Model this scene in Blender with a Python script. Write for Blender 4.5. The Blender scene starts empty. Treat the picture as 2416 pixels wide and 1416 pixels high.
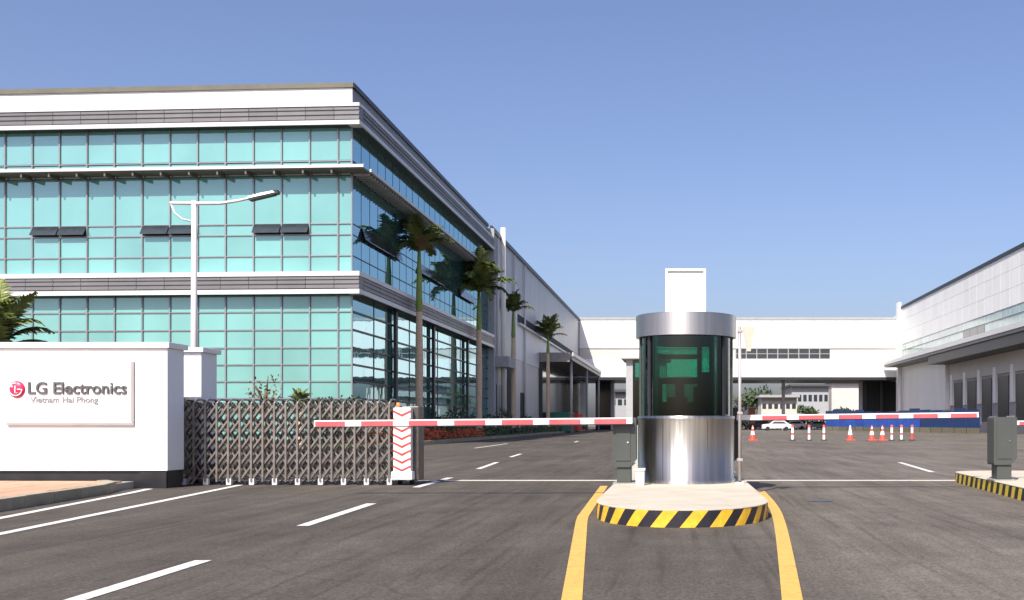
import bpy, bmesh, math, random
from mathutils import Vector, Matrix
random.seed(7)
R = math.radians
SC = bpy.context.scene
COL = SC.collection

# ---------------------------------------------------------------- camera, sky, sun, exposure
F, HX, HY, CH = 2400.0, 1600.0, 998.0, 1.15      # focal length and vanishing point in source pixels, camera height
cam_d = bpy.data.cameras.new('camera')
cam = bpy.data.objects.new('camera', cam_d); COL.objects.link(cam)
cam.location = (0, 0, CH); cam.rotation_euler = (R(90), 0, 0)
cam_d.sensor_width = 36; cam_d.lens = 36 * F / 2416
cam_d.shift_x = -(HX - 1208) / 2416; cam_d.shift_y = (HY - 708) / 2416
cam_d.clip_end = 5000
SC.camera = cam
SUN = Vector((0.36, 1.0, -1.15)).normalized()     # the way the light travels
w = bpy.data.worlds.new('World'); SC.world = w; w.use_nodes = True
nt = w.node_tree; bg = nt.nodes['Background']
sky = nt.nodes.new('ShaderNodeTexSky'); sky.sky_type = 'NISHITA'; sky.sun_disc = False
sky.sun_elevation = math.asin(-SUN.z)
sky.sun_rotation = math.atan2(-SUN.x, -SUN.y)
sky.air_density = 1.0; sky.dust_density = 2.9; sky.ozone_density = 4.2; sky.altitude = 0
tint = nt.nodes.new('ShaderNodeMix'); tint.data_type = 'RGBA'; tint.blend_type = 'MULTIPLY'; tint.inputs[0].default_value = 1
tint.inputs[7].default_value = (1.05, .955, 1.03, 1)      # camera white balance leans violet
nt.links.new(sky.outputs[0], tint.inputs[6]); nt.links.new(tint.outputs[2], bg.inputs[0]); bg.inputs[1].default_value = 0.104
sl = bpy.data.lights.new('sun', 'SUN'); sl.energy = 4.2; sl.angle = R(0.5); sl.color = (1, .96, .89)
so = bpy.data.objects.new('sun', sl); COL.objects.link(so)
so.rotation_euler = SUN.to_track_quat('-Z', 'Y').to_euler(); so.location = (-20, -40, 50)
SC.view_settings.view_transform = 'Standard'; SC.view_settings.look = 'None'
SC.view_settings.exposure = 0.70; SC.view_settings.gamma = 1; SC.view_settings.use_curve_mapping = False

def X(px, Y): return (px - HX) / F * Y
def Z(py, Y): return CH - (py - HY) / F * Y

# ---------------------------------------------------------------- materials
def srgb(r, g, b):
    f = lambda c: (c/255/12.92 if c/255 <= .04045 else ((c/255+.055)/1.055)**2.4)
    return (f(r), f(g), f(b))
def mat(name, col, rough=.6, metal=0, var=.12, scale=3.0, bump=0, bscale=40, obj_var=0, spec=.5, stretch=(1, 1, 1), aniso=0, coat=0):
    m = bpy.data.materials.new(name); m.use_nodes = True
    n = m.node_tree; L = n.links; b = n.nodes['Principled BSDF']
    b.inputs['Roughness'].default_value = rough; b.inputs['Metallic'].default_value = metal
    b.inputs['Specular IOR Level'].default_value = spec
    b.inputs['Coat Weight'].default_value = coat
    if aniso: b.inputs['Anisotropic'].default_value = aniso; b.inputs['Anisotropic Rotation'].default_value = .25
    g = n.nodes.new('ShaderNodeNewGeometry')
    mp = n.nodes.new('ShaderNodeMapping'); mp.inputs['Scale'].default_value = stretch
    L.new(g.outputs['Position'], mp.inputs['Vector'])
    t = n.nodes.new('ShaderNodeTexNoise'); t.inputs['Scale'].default_value = scale; t.inputs['Detail'].default_value = 6
    t.inputs['Roughness'].default_value = .65
    L.new(mp.outputs[0], t.inputs['Vector'])
    r = n.nodes.new('ShaderNodeMapRange'); r.inputs[1].default_value = .3; r.inputs[2].default_value = .7
    r.inputs[3].default_value = 1 - var; r.inputs[4].default_value = 1 + var
    L.new(t.outputs['Fac'], r.inputs[0])
    v = n.nodes.new('ShaderNodeVectorMath'); v.operation = 'SCALE'; v.inputs[0].default_value = col
    L.new(r.outputs[0], v.inputs['Scale'])
    out = v.outputs[0]
    if obj_var:
        oi = n.nodes.new('ShaderNodeObjectInfo')
        r2 = n.nodes.new('ShaderNodeMapRange'); r2.inputs[3].default_value = 1 - obj_var; r2.inputs[4].default_value = 1 + obj_var
        L.new(oi.outputs['Random'], r2.inputs[0])
        v2 = n.nodes.new('ShaderNodeVectorMath'); v2.operation = 'SCALE'
        L.new(out, v2.inputs[0]); L.new(r2.outputs[0], v2.inputs['Scale']); out = v2.outputs[0]
    L.new(out, b.inputs['Base Color'])
    if bump:
        t2 = n.nodes.new('ShaderNodeTexNoise'); t2.inputs['Scale'].default_value = bscale; t2.inputs['Detail'].default_value = 3
        L.new(mp.outputs[0], t2.inputs['Vector'])
        bp = n.nodes.new('ShaderNodeBump'); bp.inputs['Strength'].default_value = bump; bp.inputs['Distance'].default_value = .02
        L.new(t2.outputs['Fac'], bp.inputs['Height']); L.new(bp.outputs[0], b.inputs['Normal'])
    return m

def asphalt():
    m = mat('asphalt', (.1, .09, .082), .9, spec=.25)
    n = m.node_tree; L = n.links; b = n.nodes['Principled BSDF']
    g = n.nodes.new('ShaderNodeNewGeometry')
    def noise(scale, st=(1, 1, 1), det=5, rg=.6):
        mp = n.nodes.new('ShaderNodeMapping'); mp.inputs['Scale'].default_value = st
        L.new(g.outputs['Position'], mp.inputs['Vector'])
        t = n.nodes.new('ShaderNodeTexNoise'); t.inputs['Scale'].default_value = scale; t.inputs['Detail'].default_value = det
        t.inputs['Roughness'].default_value = rg
        L.new(mp.outputs[0], t.inputs['Vector']); return t.outputs['Fac']
    def rng(s, a, c, lo=.3, hi=.7):
        r = n.nodes.new('ShaderNodeMapRange'); r.inputs[1].default_value = lo; r.inputs[2].default_value = hi
        r.inputs[3].default_value = a; r.inputs[4].default_value = c; L.new(s, r.inputs[0]); return r.outputs[0]
    def mul(a, c):
        q = n.nodes.new('ShaderNodeMath'); q.operation = 'MULTIPLY'; L.new(a, q.inputs[0]); L.new(c, q.inputs[1]); return q.outputs[0]
    f = mul(rng(noise(.22, (1, .6, 1)), .74, 1.26), rng(noise(1.0, (2.2, .14, 1)), .78, 1.22))
    f = mul(f, rng(noise(1.6), .86, 1.14))
    f = mul(f, rng(noise(38, det=4, rg=.85), .35, 1.65))
    f = mul(f, rng(noise(14, det=4), .9, 1.1))
    f = mul(f, rng(noise(.55, (1, .5, 1), 8, .7), 1.0, .74, .56, .68))
    f = mul(f, rng(noise(3.0, (3, .1, 1), 3, .5), 1.0, .74, .53, .68))
    # the right-hand lanes are older, paler asphalt
    sx = n.nodes.new('ShaderNodeSeparateXYZ'); L.new(g.outputs['Position'], sx.inputs[0])
    mr = n.nodes.new('ShaderNodeMapRange'); mr.interpolation_type = 'SMOOTHSTEP'
    mr.inputs[1].default_value = .2; mr.inputs[2].default_value = 2.0; mr.inputs[3].default_value = .84; mr.inputs[4].default_value = 1.34
    L.new(sx.outputs[0], mr.inputs[0]); f = mul(f, mr.outputs[0])
    # cracks
    vo = n.nodes.new('ShaderNodeTexVoronoi'); vo.feature = 'DISTANCE_TO_EDGE'; vo.inputs['Scale'].default_value = .28
    nz = n.nodes.new('ShaderNodeTexNoise'); nz.inputs['Scale'].default_value = 1.5; L.new(g.outputs['Position'], nz.inputs['Vector'])
    mx = n.nodes.new('ShaderNodeMix'); mx.data_type = 'VECTOR'; mx.inputs[0].default_value = .35
    L.new(g.outputs['Position'], mx.inputs[4]); L.new(nz.outputs['Color'], mx.inputs[5]); L.new(mx.outputs[1], vo.inputs['Vector'])
    f = mul(f, rng(vo.outputs['Distance'], .8, 1.0, 0, .006))
    v = n.nodes.new('ShaderNodeVectorMath'); v.operation = 'SCALE'; v.inputs[0].default_value = (.094, .080, .065)
    L.new(f, v.inputs['Scale']); L.new(v.outputs[0], b.inputs['Base Color'])
    bp = n.nodes.new('ShaderNodeBump'); bp.inputs['Strength'].default_value = .5; bp.inputs['Distance'].default_value = .01
    L.new(noise(90, det=2), bp.inputs['Height']); L.new(bp.outputs[0], b.inputs['Normal'])
    return m

def paint(name, col):        # worn road paint: the asphalt shows through in specks
    m = mat(name, col, .7, var=.1, scale=5)
    n = m.node_tree; L = n.links; b = n.nodes['Principled BSDF']
    src = b.inputs['Base Color'].links[0].from_socket
    g = n.nodes.new('ShaderNodeNewGeometry')
    t = n.nodes.new('ShaderNodeTexNoise'); t.inputs['Scale'].default_value = 22; t.inputs['Detail'].default_value = 6; t.inputs['Roughness'].default_value = .75
    L.new(g.outputs['Position'], t.inputs['Vector'])
    r = n.nodes.new('ShaderNodeMapRange'); r.inputs[1].default_value = .53; r.inputs[2].default_value = .68; r.inputs[4].default_value = .8
    L.new(t.outputs['Fac'], r.inputs[0])
    mx = n.nodes.new('ShaderNodeMix'); mx.data_type = 'RGBA'; L.new(r.outputs[0], mx.inputs[0])
    L.new(src, mx.inputs[6]); mx.inputs[7].default_value = (.13, .12, .11, 1); L.new(mx.outputs[2], b.inputs['Base Color'])
    return m

def stripes(name, c1, c2, slant, period):      # flat painted stripes laid along UV.x, leaning with UV.y
    m = mat(name, c1, .55, var=.08)
    n = m.node_tree; L = n.links; b = n.nodes['Principled BSDF']
    uv = n.nodes.new('ShaderNodeUVMap'); sp = n.nodes.new('ShaderNodeSeparateXYZ'); L.new(uv.outputs[0], sp.inputs[0])
    a = n.nodes.new('ShaderNodeMath'); a.operation = 'MULTIPLY_ADD'; L.new(sp.outputs[1], a.inputs[0]); a.inputs[1].default_value = -slant; L.new(sp.outputs[0], a.inputs[2])
    d = n.nodes.new('ShaderNodeMath'); d.operation = 'DIVIDE'; L.new(a.outputs[0], d.inputs[0]); d.inputs[1].default_value = period
    fr = n.nodes.new('ShaderNodeMath'); fr.operation = 'FRACT'; L.new(d.outputs[0], fr.inputs[0])
    gt = n.nodes.new('ShaderNodeMath'); gt.operation = 'GREATER_THAN'; L.new(fr.outputs[0], gt.inputs[0]); gt.inputs[1].default_value = .5
    g = n.nodes.new('ShaderNodeNewGeometry')
    t = n.nodes.new('ShaderNodeTexNoise'); t.inputs['Scale'].default_value = 9; t.inputs['Detail'].default_value = 5; L.new(g.outputs['Position'], t.inputs['Vector'])
    mx = n.nodes.new('ShaderNodeMix'); mx.data_type = 'RGBA'; L.new(gt.outputs[0], mx.inputs[0])
    mx.inputs[6].default_value = (*c1, 1); mx.inputs[7].default_value = (*c2, 1)
    rr = n.nodes.new('ShaderNodeMapRange'); rr.inputs[1].default_value = .3; rr.inputs[2].default_value = .75; rr.inputs[3].default_value = 1.1; rr.inputs[4].default_value = .7
    L.new(t.outputs['Fac'], rr.inputs[0])
    v = n.nodes.new('ShaderNodeVectorMath'); v.operation = 'SCALE'; L.new(mx.outputs[2], v.inputs[0]); L.new(rr.outputs[0], v.inputs['Scale'])
    L.new(v.outputs[0], b.inputs['Base Color'])
    return m

def see_through(name, tint, refl=.12):
    m = bpy.data.materials.new(name); m.use_nodes = True; n = m.node_tree; L = n.links
    for q in list(n.nodes): n.nodes.remove(q)
    o = n.nodes.new('ShaderNodeOutputMaterial'); tr = n.nodes.new('ShaderNodeBsdfTransparent'); gl = n.nodes.new('ShaderNodeBsdfGlossy')
    tr.inputs[0].default_value = (*tint, 1); gl.inputs[1].default_value = .02; gl.inputs[0].default_value = (.9, .95, .95, 1)
    fr = n.nodes.new('ShaderNodeFresnel'); fr.inputs[0].default_value = 1.5
    mm = n.nodes.new('ShaderNodeMath'); mm.operation = 'MULTIPLY'; L.new(fr.outputs[0], mm.inputs[0]); mm.inputs[1].default_value = 1.2
    mx = n.nodes.new('ShaderNodeMixShader'); L.new(mm.outputs[0], mx.inputs[0]); L.new(tr.outputs[0], mx.inputs[1]); L.new(gl.outputs[0], mx.inputs[2])
    L.new(mx.outputs[0], o.inputs[0]); return m

def curtain_glass(name, body, gtint, refl):     # reflective tinted glass; diffuse aqua body stands in for reflected bright sky
    m = bpy.data.materials.new(name); m.use_nodes = True; n = m.node_tree; L = n.links
    b = n.nodes['Principled BSDF']; b.inputs['Roughness'].default_value = .5; b.inputs['Specular IOR Level'].default_value = 0
    o = n.nodes['Material Output']
    oi = n.nodes.new('ShaderNodeObjectInfo')
    g = n.nodes.new('ShaderNodeNewGeometry')
    t = n.nodes.new('ShaderNodeTexNoise'); t.inputs['Scale'].default_value = .35; t.inputs['Detail'].default_value = 3; L.new(g.outputs['Position'], t.inputs['Vector'])
    ad = n.nodes.new('ShaderNodeMath'); ad.operation = 'MULTIPLY_ADD'; L.new(oi.outputs['Random'], ad.inputs[0]); ad.inputs[1].default_value = .35; L.new(t.outputs['Fac'], ad.inputs[2])
    r = n.nodes.new('ShaderNodeMapRange'); r.inputs[1].default_value = .3; r.inputs[2].default_value = 1.05; r.inputs[3].default_value = .80; r.inputs[4].default_value = 1.2
    L.new(ad.outputs[0], r.inputs[0])
    v = n.nodes.new('ShaderNodeVectorMath'); v.operation = 'SCALE'; v.inputs[0].default_value = body; L.new(r.outputs[0], v.inputs['Scale'])
    L.new(v.outputs[0], b.inputs['Base Color'])
    gl = n.nodes.new('ShaderNodeBsdfGlossy'); gl.inputs[0].default_value = (*gtint, 1); gl.inputs[1].default_value = .015
    lw = n.nodes.new('ShaderNodeLayerWeight'); lw.inputs[0].default_value = .5
    rr = n.nodes.new('ShaderNodeMapRange'); rr.inputs[1].default_value = .05; rr.inputs[2].default_value = .72; rr.inputs[3].default_value = refl; rr.inputs[4].default_value = .9
    L.new(lw.outputs['Facing'], rr.inputs[0])
    # slight waviness of big panes
    t2 = n.nodes.new('ShaderNodeTexNoise'); t2.inputs['Scale'].default_value = .8; L.new(g.outputs['Position'], t2.inputs['Vector'])
    bp = n.nodes.new('ShaderNodeBump'); bp.inputs['Strength'].default_value = .12; bp.inputs['Distance'].default_value = .03
    L.new(t2.outputs['Fac'], bp.inputs['Height']); L.new(bp.outputs[0], gl.inputs['Normal'])
    mx = n.nodes.new('ShaderNodeMixShader'); L.new(rr.outputs[0], mx.inputs[0]); L.new(b.outputs[0], mx.inputs[1]); L.new(gl.outputs[0], mx.inputs[2])
    L.new(mx.outputs[0], o.inputs[0]); return m

M = dict(
    asphalt=asphalt(), white_paint=paint('white road paint', (.62, .60, .56)), yellow_paint=paint('yellow road paint', (.62, .36, .075)),
    cream_paint=mat('cream worn line', (.55, .50, .42), .8, var=.15, scale=6),
    concrete=mat('concrete', (.47, .415, .325), .85, var=.14, scale=2.5, bump=.3, bscale=60),
    concrete_grey=mat('grey concrete', (.3, .29, .27), .85, var=.18, scale=2, bump=.3),
    kerb=mat('kerb stone', (.30, .265, .19), .9, var=.2, scale=3, bump=.4, obj_var=.1),
    tile=mat('terracotta paving', (.46, .27, .165), .85, var=.12, scale=6, obj_var=.1),
    soil=mat('soil', (.09, .06, .035), .95, var=.3, scale=4, bump=.6),
    grass=mat('lawn', (.06, .09, .02), .95, var=.35, scale=5, bump=.6),
    wall_white=mat('white render', (.82, .82, .81), .7, var=.025, scale=1.2, bump=.06, bscale=30),
    coping=mat('pale coping', (.78, .77, .75), .6, var=.06, scale=3),
    plinth=mat('black stone plinth', (.02, .02, .022), .35, var=.3, scale=4),
    clad_white=mat('white cladding', (.80, .80, .78), .5, var=.04, scale=.5, obj_var=.025, stretch=(1, 1, .2)),
    clad_left=mat('light grey cladding', (.50, .50, .50), .45, var=.06, scale=.5, obj_var=.03, stretch=(1, 1, .25), metal=.1),
    clad_right=mat('off white cladding', (.84, .83, .78), .5, var=.05, scale=.4, obj_var=.03, stretch=(1, 1, .25)),
    clad_beige=mat('beige strip', (.56, .53, .48), .6, var=.05, scale=.6),
    grey_panel=mat('grey ribbed aluminium', (.17, .163, .165), .45, .1, var=.1, scale=1, obj_var=.08),
    alu_white=mat('white aluminium trim', (.60, .60, .59), .4, var=.04, scale=1),
    mullion=mat('grey mullion', (.25, .26, .27), .4, .3, var=.06),
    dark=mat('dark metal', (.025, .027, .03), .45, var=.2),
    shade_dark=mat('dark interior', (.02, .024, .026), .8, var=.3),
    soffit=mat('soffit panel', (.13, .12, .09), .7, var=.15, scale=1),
    steel=mat('brushed steel', (.52, .51, .485), .42, 1, var=.24, scale=2.0, stretch=(9, 9, .05), aniso=.92, bump=.35, bscale=.9),  # stretched colour noise stands in for vertical reflection bands
    steel_roof=mat('brushed steel of roof ring', (.50, .49, .475), .42, 1, var=.1, scale=2.0, stretch=(10, 10, .2), aniso=.5),
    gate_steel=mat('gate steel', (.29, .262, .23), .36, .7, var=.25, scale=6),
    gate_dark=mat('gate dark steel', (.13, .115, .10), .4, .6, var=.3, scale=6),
    machine=mat('grey-green enamel', (.062, .068, .062), .45, var=.08, scale=3),
    machine_dark=mat('dark enamel', (.02, .02, .022), .45, var=.2),
    red_faded=mat('faded red tape', (.58, .10, .11), .5, var=.2, scale=3), red=mat('red paint', (.62, .06, .05), .45, var=.1, scale=6),
    white=mat('white enamel', (.84, .83, .81), .4, var=.04, scale=4),
    white_plastic=mat('white plastic', (.78, .76, .74), .4, var=.06, scale=3),
    cream=mat('cream panel', (.72, .70, .62), .5, var=.03),
    cone_red=mat('cone red', (.68, .08, .05), .5, var=.1),
    pole=mat('pale pink-grey paint', (.70, .62, .60), .45, var=.06),
    lamp_dark=mat('lamp housing dark', (.03, .035, .03), .4),
    lamp_warm=mat('lamp lens', (.55, .35, .22), .3),
    trunk=mat('palm trunk', (.62, .46, .32), .9, var=.25, scale=4, stretch=(1, 1, 4), bump=.5, bscale=12),
    shaft=mat('green crownshaft', (.20, .28, .05), .45, var=.15, scale=2),
    bark=mat('bark', (.13, .10, .07), .95, var=.3, scale=5),
    leaf=mat('palm leaf', (.115, .15, .04), .55, var=.4, scale=2.5, obj_var=.25),
    leaf_y=mat('young palm leaf', (.17, .20, .045), .55, var=.35, scale=2.5, obj_var=.2),
    leaf_dry=mat('dry palm leaf', (.20, .13, .06), .8, var=.3, scale=3),
    shrub=mat('shrub leaf', (.045, .07, .022), .6, var=.5, scale=1.5),
    flower=mat('orange bedding', (.42, .09, .03), .7, var=.4, scale=3),
    blue=mat('blue sheet', (.02, .075, .36), .5, var=.2, scale=1, obj_var=.15),
    green_box=mat('green enamel', (.02, .16, .11), .5, var=.1),
    rubber=mat('rubber', (.02, .02, .02), .8), blue_dark=mat('dark blue sheet', (.01, .035, .12), .6, var=.3), glass_dark=mat('dark window', (.03, .04, .045), .08, var=.2, spec=.8),
    ribbon=mat('pale green ribbon glass', (.42, .52, .47), .1, var=.15, scale=.6, spec=.8, obj_var=.1),
    logo_red=mat('logo red', (.62, .02, .09), .4, var=.03), letter=mat('grey letters', (.09, .09, .09), .5, var=.03), letter_pale=mat('pale grey letters', (.27, .26, .26), .5, var=.03),
    trim=mat('steel trim', (.42, .39, .37), .4, .4, var=.06),
    booth_glass=see_through('green booth glass', (.10, .42, .345)), rear_glass=see_through('pale green rear glass', (.45, .90, .80)),
    office_glass=curtain_glass('aqua curtain glass', (.185, .42, .38), (.41, .60, .65), .13),
    far_grey=mat('far grey', (.35, .35, .35), .7), far_roof=mat('far dark roof', (.07, .07, .07), .7), base_yellow=mat('faded yellow block', (.16, .14, .09), .8, var=.2, obj_var=.2), pennant=mat('beige pennant', (.50, .45, .36), .6), orange=mat('orange enamel', (.7, .25, .08), .5),
    stripe=stripes('yellow black stripes', (.84, .47, .03), (.018, .016, .022), .75, .335),
    stripe2=stripes('yellow black kerb stripes', (.72, .52, .05), (.018, .016, .018), .5, .37),
)

# ---------------------------------------------------------------- builders
W = {}
def link(o, parent=None, loc=(0, 0, 0)):
    COL.objects.link(o); loc = Vector(loc); W[o.name] = loc.copy()
    if parent is not None:
        o.parent = parent; o.location = loc - W[parent.name]
    else: o.location = loc
    return o
def tag(o, label=None, cat=None, group=None, kind=None):
    if label: o['label'] = label
    if cat: o['category'] = cat
    if group: o['group'] = group
    if kind: o['kind'] = kind
    return o
def thing(name, label, cat, loc, group=None):
    return tag(link(bpy.data.objects.new(name, None), None, loc), label, cat, group)

class MB:
    def __init__(s): s.v = []; s.f = []; s.uv = {}; s.sm = []
    def add(s, vs, fs, smooth=False):
        b = len(s.v); s.v += [tuple(v) for v in vs]
        for f in fs: s.f.append(tuple(b + i for i in f)); s.sm.append(smooth)
        return s
    def box(s, x0, x1, y0, y1, z0, z1):
        return s.add([(x0,y0,z0),(x1,y0,z0),(x1,y1,z0),(x0,y1,z0),(x0,y0,z1),(x1,y0,z1),(x1,y1,z1),(x0,y1,z1)],
                     [(0,3,2,1),(4,5,6,7),(0,1,5,4),(1,2,6,5),(2,3,7,6),(3,0,4,7)])
    def bevbox(s, x0, x1, y0, y1, z0, z1, b=.015):
        bm = bmesh.new(); bmesh.ops.create_cube(bm, size=1)
        bmesh.ops.scale(bm, vec=(x1-x0, y1-y0, z1-z0), verts=bm.verts)
        bmesh.ops.bevel(bm, geom=list(bm.edges), offset=b, segments=2, affect='EDGES', profile=.6)
        c = Vector(((x0+x1)/2, (y0+y1)/2, (z0+z1)/2)); bm.verts.index_update()
        s.add([v.co + c for v in bm.verts], [[v.index for v in f.verts] for f in bm.faces]); bm.free(); return s
    def tube(s, pts, r, seg=8, cap=True, smooth=True):
        pts = [Vector(p) for p in pts]; n = len(pts); rs = r if isinstance(r, (list, tuple)) else [r]*n
        vs = []; fs = []; up = Vector((0, 0, 1))
        for i, p in enumerate(pts):
            d = (pts[min(i+1, n-1)] - pts[max(i-1, 0)]).normalized()
            a = d.cross(up) if abs(d.z) < .95 else d.cross(Vector((0, 1, 0)))
            a.normalize(); c = d.cross(a)
            for k in range(seg):
                t = 2*math.pi*k/seg; vs.append(p + (a*math.cos(t) + c*math.sin(t))*rs[i])
        for i in range(n-1):
            for k in range(seg):
                k2 = (k+1) % seg; fs.append((i*seg+k, i*seg+k2, (i+1)*seg+k2, (i+1)*seg+k))
        s.add(vs, fs, smooth)
        if cap:
            b = len(s.v) - len(vs)
            s.f.append(tuple(b+k for k in range(seg))[::-1]); s.f.append(tuple(b+(n-1)*seg+k for k in range(seg))); s.sm += [False, False]
        return s
    def bar(s, p, q, w, h):
        p = Vector(p); q = Vector(q); d = (q-p).normalized()
        a = d.cross(Vector((0, 1, 0))) if abs(d.y) < .95 else d.cross(Vector((0, 0, 1)))
        a.normalize(); c = d.cross(a).normalized(); vs = []
        for e in (p, q):
            for i, j in ((-1,-1),(1,-1),(1,1),(-1,1)): vs.append(e + a*w/2*i + c*h/2*j)
        return s.add(vs, [(0,1,2,3),(7,6,5,4),(0,4,5,1),(1,5,6,2),(2,6,7,3),(3,7,4,0)])
    def prism(s, poly, z0, z1):
        n = len(poly); vs = [(x, y, z0) for x, y in poly] + [(x, y, z1) for x, y in poly]
        return s.add(vs, [tuple(range(n))[::-1], tuple(range(n, 2*n))] + [(i, (i+1) % n, n+(i+1) % n, n+i) for i in range(n)])
    def lathe(s, cx, cy, prof, seg=24, a0=0, a1=360, smooth=True):
        full = abs(a1-a0-360) < 1e-6; cnt = seg if full else seg+1; vs = []; fs = []; m = len(prof)
        for k in range(cnt):
            t = R(a0 + (a1-a0)*k/seg)
            for r, z in prof: vs.append((cx+r*math.cos(t), cy+r*math.sin(t), z))
        for k in range(seg):
            k2 = (k+1) % cnt
            for i in range(m-1): fs.append((k*m+i, k2*m+i, k2*m+i+1, k*m+i+1))
        return s.add(vs, fs, smooth)
    def shell(s, cx, cy, r0, r1, a0, a1, z0, z1, seg=10):
        vs = []; fs = []
        for k in range(seg+1):
            t = R(a0 + (a1-a0)*k/seg); c, q = math.cos(t), math.sin(t)
            vs += [(cx+r0*c, cy+r0*q, z0), (cx+r1*c, cy+r1*q, z0), (cx+r1*c, cy+r1*q, z1), (cx+r0*c, cy+r0*q, z1)]
        for k in range(seg):
            a = 4*k; b = a+4
            fs += [(a, b, b+1, a+1), (a+1, b+1, b+2, a+2), (a+2, b+2, b+3, a+3), (a+3, b+3, b, a)]
        fs += [(0, 1, 2, 3), (4*seg+3, 4*seg+2, 4*seg+1, 4*seg)]
        return s.add(vs, fs)
    def mesh(s, name, m, org=(0, 0, 0)):
        me = bpy.data.meshes.new(name); o = Vector(org)
        me.from_pydata([Vector(v)-o for v in s.v], [], s.f)
        me.polygons.foreach_set('use_smooth', s.sm)
        me.materials.append(m); me.update(); return me
    def build(s, name, m, parent=None, org=None, label=None):
        if org is None:
            if parent is not None: org = W[parent.name]
            else:
                xs = [v[0] for v in s.v]; ys = [v[1] for v in s.v]; zs = [v[2] for v in s.v]
                org = ((min(xs)+max(xs))/2, (min(ys)+max(ys))/2, min(zs))
        o = bpy.data.objects.new(name, s.mesh(name, m, org)); link(o, parent, org)
        if label: o['label'] = label
        return o

_cache = {}
def boxp(name, m, parent, x0, x1, y0, y1, z0, z1, rot=0):
    """one box object, sharing its mesh with equal boxes"""
    k = (m.name, round(x1-x0, 3), round(y1-y0, 3), round(z1-z0, 3))
    if k not in _cache:
        _cache[k] = MB().box(-(x1-x0)/2, (x1-x0)/2, -(y1-y0)/2, (y1-y0)/2, -(z1-z0)/2, (z1-z0)/2).mesh(name, m)
    o = bpy.data.objects.new(name, _cache[k]); link(o, parent, ((x0+x1)/2, (y0+y1)/2, (z0+z1)/2)); o.rotation_euler.z = rot
    return o
class Face:      # a facade frame: u runs along the wall, o outward from it
    def __init__(s, org, ang, sgn=1):
        s.o = Vector((org[0], org[1])); s.a = ang; s.u = Vector((math.cos(ang), math.sin(ang))); s.n = Vector((math.sin(ang), -math.cos(ang)))*sgn
    def pt(s, u, o, z): p = s.o + s.u*u + s.n*o; return (p.x, p.y, z)
    def box(s, name, m, parent, u0, u1, o0, o1, z0, z1, rx=0):
        c = s.pt((u0+u1)/2, (o0+o1)/2, (z0+z1)/2)
        k = (m.name, round(u1-u0, 3), round(o1-o0, 3), round(z1-z0, 3))
        if k not in _cache:
            _cache[k] = MB().box(-(u1-u0)/2, (u1-u0)/2, -(o1-o0)/2, (o1-o0)/2, -(z1-z0)/2, (z1-z0)/2).mesh(name, m)
        o = bpy.data.objects.new(name, _cache[k]); link(o, parent, c); o.rotation_euler = (rx, 0, s.a); return o
    def addbox(s, mb, u0, u1, o0, o1, z0, z1):
        vs = [s.pt(u, o, z) for z in (z0, z1) for u, o in ((u0, o0), (u1, o0), (u1, o1), (u0, o1))]
        mb.add(vs, [(0,3,2,1),(4,5,6,7),(0,1,5,4),(1,2,6,5),(2,3,7,6),(3,0,4,7)])
def dup(root, loc, label=None):
    r = root.copy(); COL.objects.link(r); r.location = loc; W[r.name] = Vector(loc)
    if label: r['label'] = label
    for ch in list(root.children):
        c = ch.copy(); COL.objects.link(c); c.parent = r
        for g in ch.children:
            d = g.copy(); COL.objects.link(d); d.parent = c
    return r

# ---------------------------------------------------------------- ground and road
g = MB().add([(-1500,-300,0),(1500,-300,0),(1500,3500,0),(-1500,3500,0)], [(0,1,2,3)]).build('ground', mat('distant earth', (.16, .15, .11), .95, var=.25, scale=.05), org=(0,0,0)); g['kind'] = 'structure'
rd = MB().add([(-60,-40,.006),(60,-40,.006),(60,330,.006),(-60,330,.006)], [(0,1,2,3)]).build('road', M['asphalt'], org=(0,0,0)); rd['kind'] = 'structure'
def ribbon(name, pts, wd, m, z=.011):
    mb = MB(); L_ = []; pts = [Vector(p) for p in pts]
    for i, p in enumerate(pts):
        d = (pts[min(i+1, len(pts)-1)] - pts[max(i-1, 0)]).normalized(); n = Vector((-d.y, d.x))*wd/2
        L_ += [(p.x+n.x, p.y+n.y, z), (p.x-n.x, p.y-n.y, z)]
    mb.add(L_, [(2*i, 2*i+1, 2*i+3, 2*i+2) for i in range(len(pts)-1)])
    o = mb.build(name, m, rd); return o
ribbon('edge_line', [(-6.1, 4), (-6.97, 10.45), (-7.6, 15.3), (-8.05, 18.7)], .13, M['white_paint'])
ribbon('edge_line', [(-6.6, 4), (-8.12, 12.16), (-8.95, 16.7), (-9.15, 17.6)], .13, M['white_paint'])
for a, b in (((-3.85, 5.3), (-3.94, 8.44)), ((-4.16, 11.27), (-4.34, 14.4)), ((-4.64, 18.0), (-4.75, 21.2)), ((-4.95, 25.2), (-5.25, 29.5)), ((-5.6, 34), (-5.8, 37.5)), ((5.9, 23.6), (6.4, 29.4)), ((-9.2, 46), (-9.4, 56)), ((-6.1, 60), (-6.3, 64))):
    ribbon('lane_dash', [a, b], .14, M['white_paint'])
ribbon('gate_track', [(-9.2, 20.15), (9, 20.15)], .36, M['cream_paint'])
def smooth(ps, n=8):
    out = []
    for i in range(len(ps)-1):
        p0 = Vector(ps[max(i-1, 0)]); p1 = Vector(ps[i]); p2 = Vector(ps[i+1]); p3 = Vector(ps[min(i+2, len(ps)-1)])
        for k in range(n):
            t = k/n; out.append(.5*((2*p1)+(p2-p0)*t+(2*p0-5*p1+4*p2-p3)*t*t+(3*p1-p0-3*p2+p3)*t**3))
    return out + [Vector(ps[-1])]
ribbon('yellow_line', [(-.46, 4), (-.69, 6.6), (-1.12, 11.8), (-1.16, 12.4), (-1.34, 18.4)], .135, M['yellow_paint'])
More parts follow.
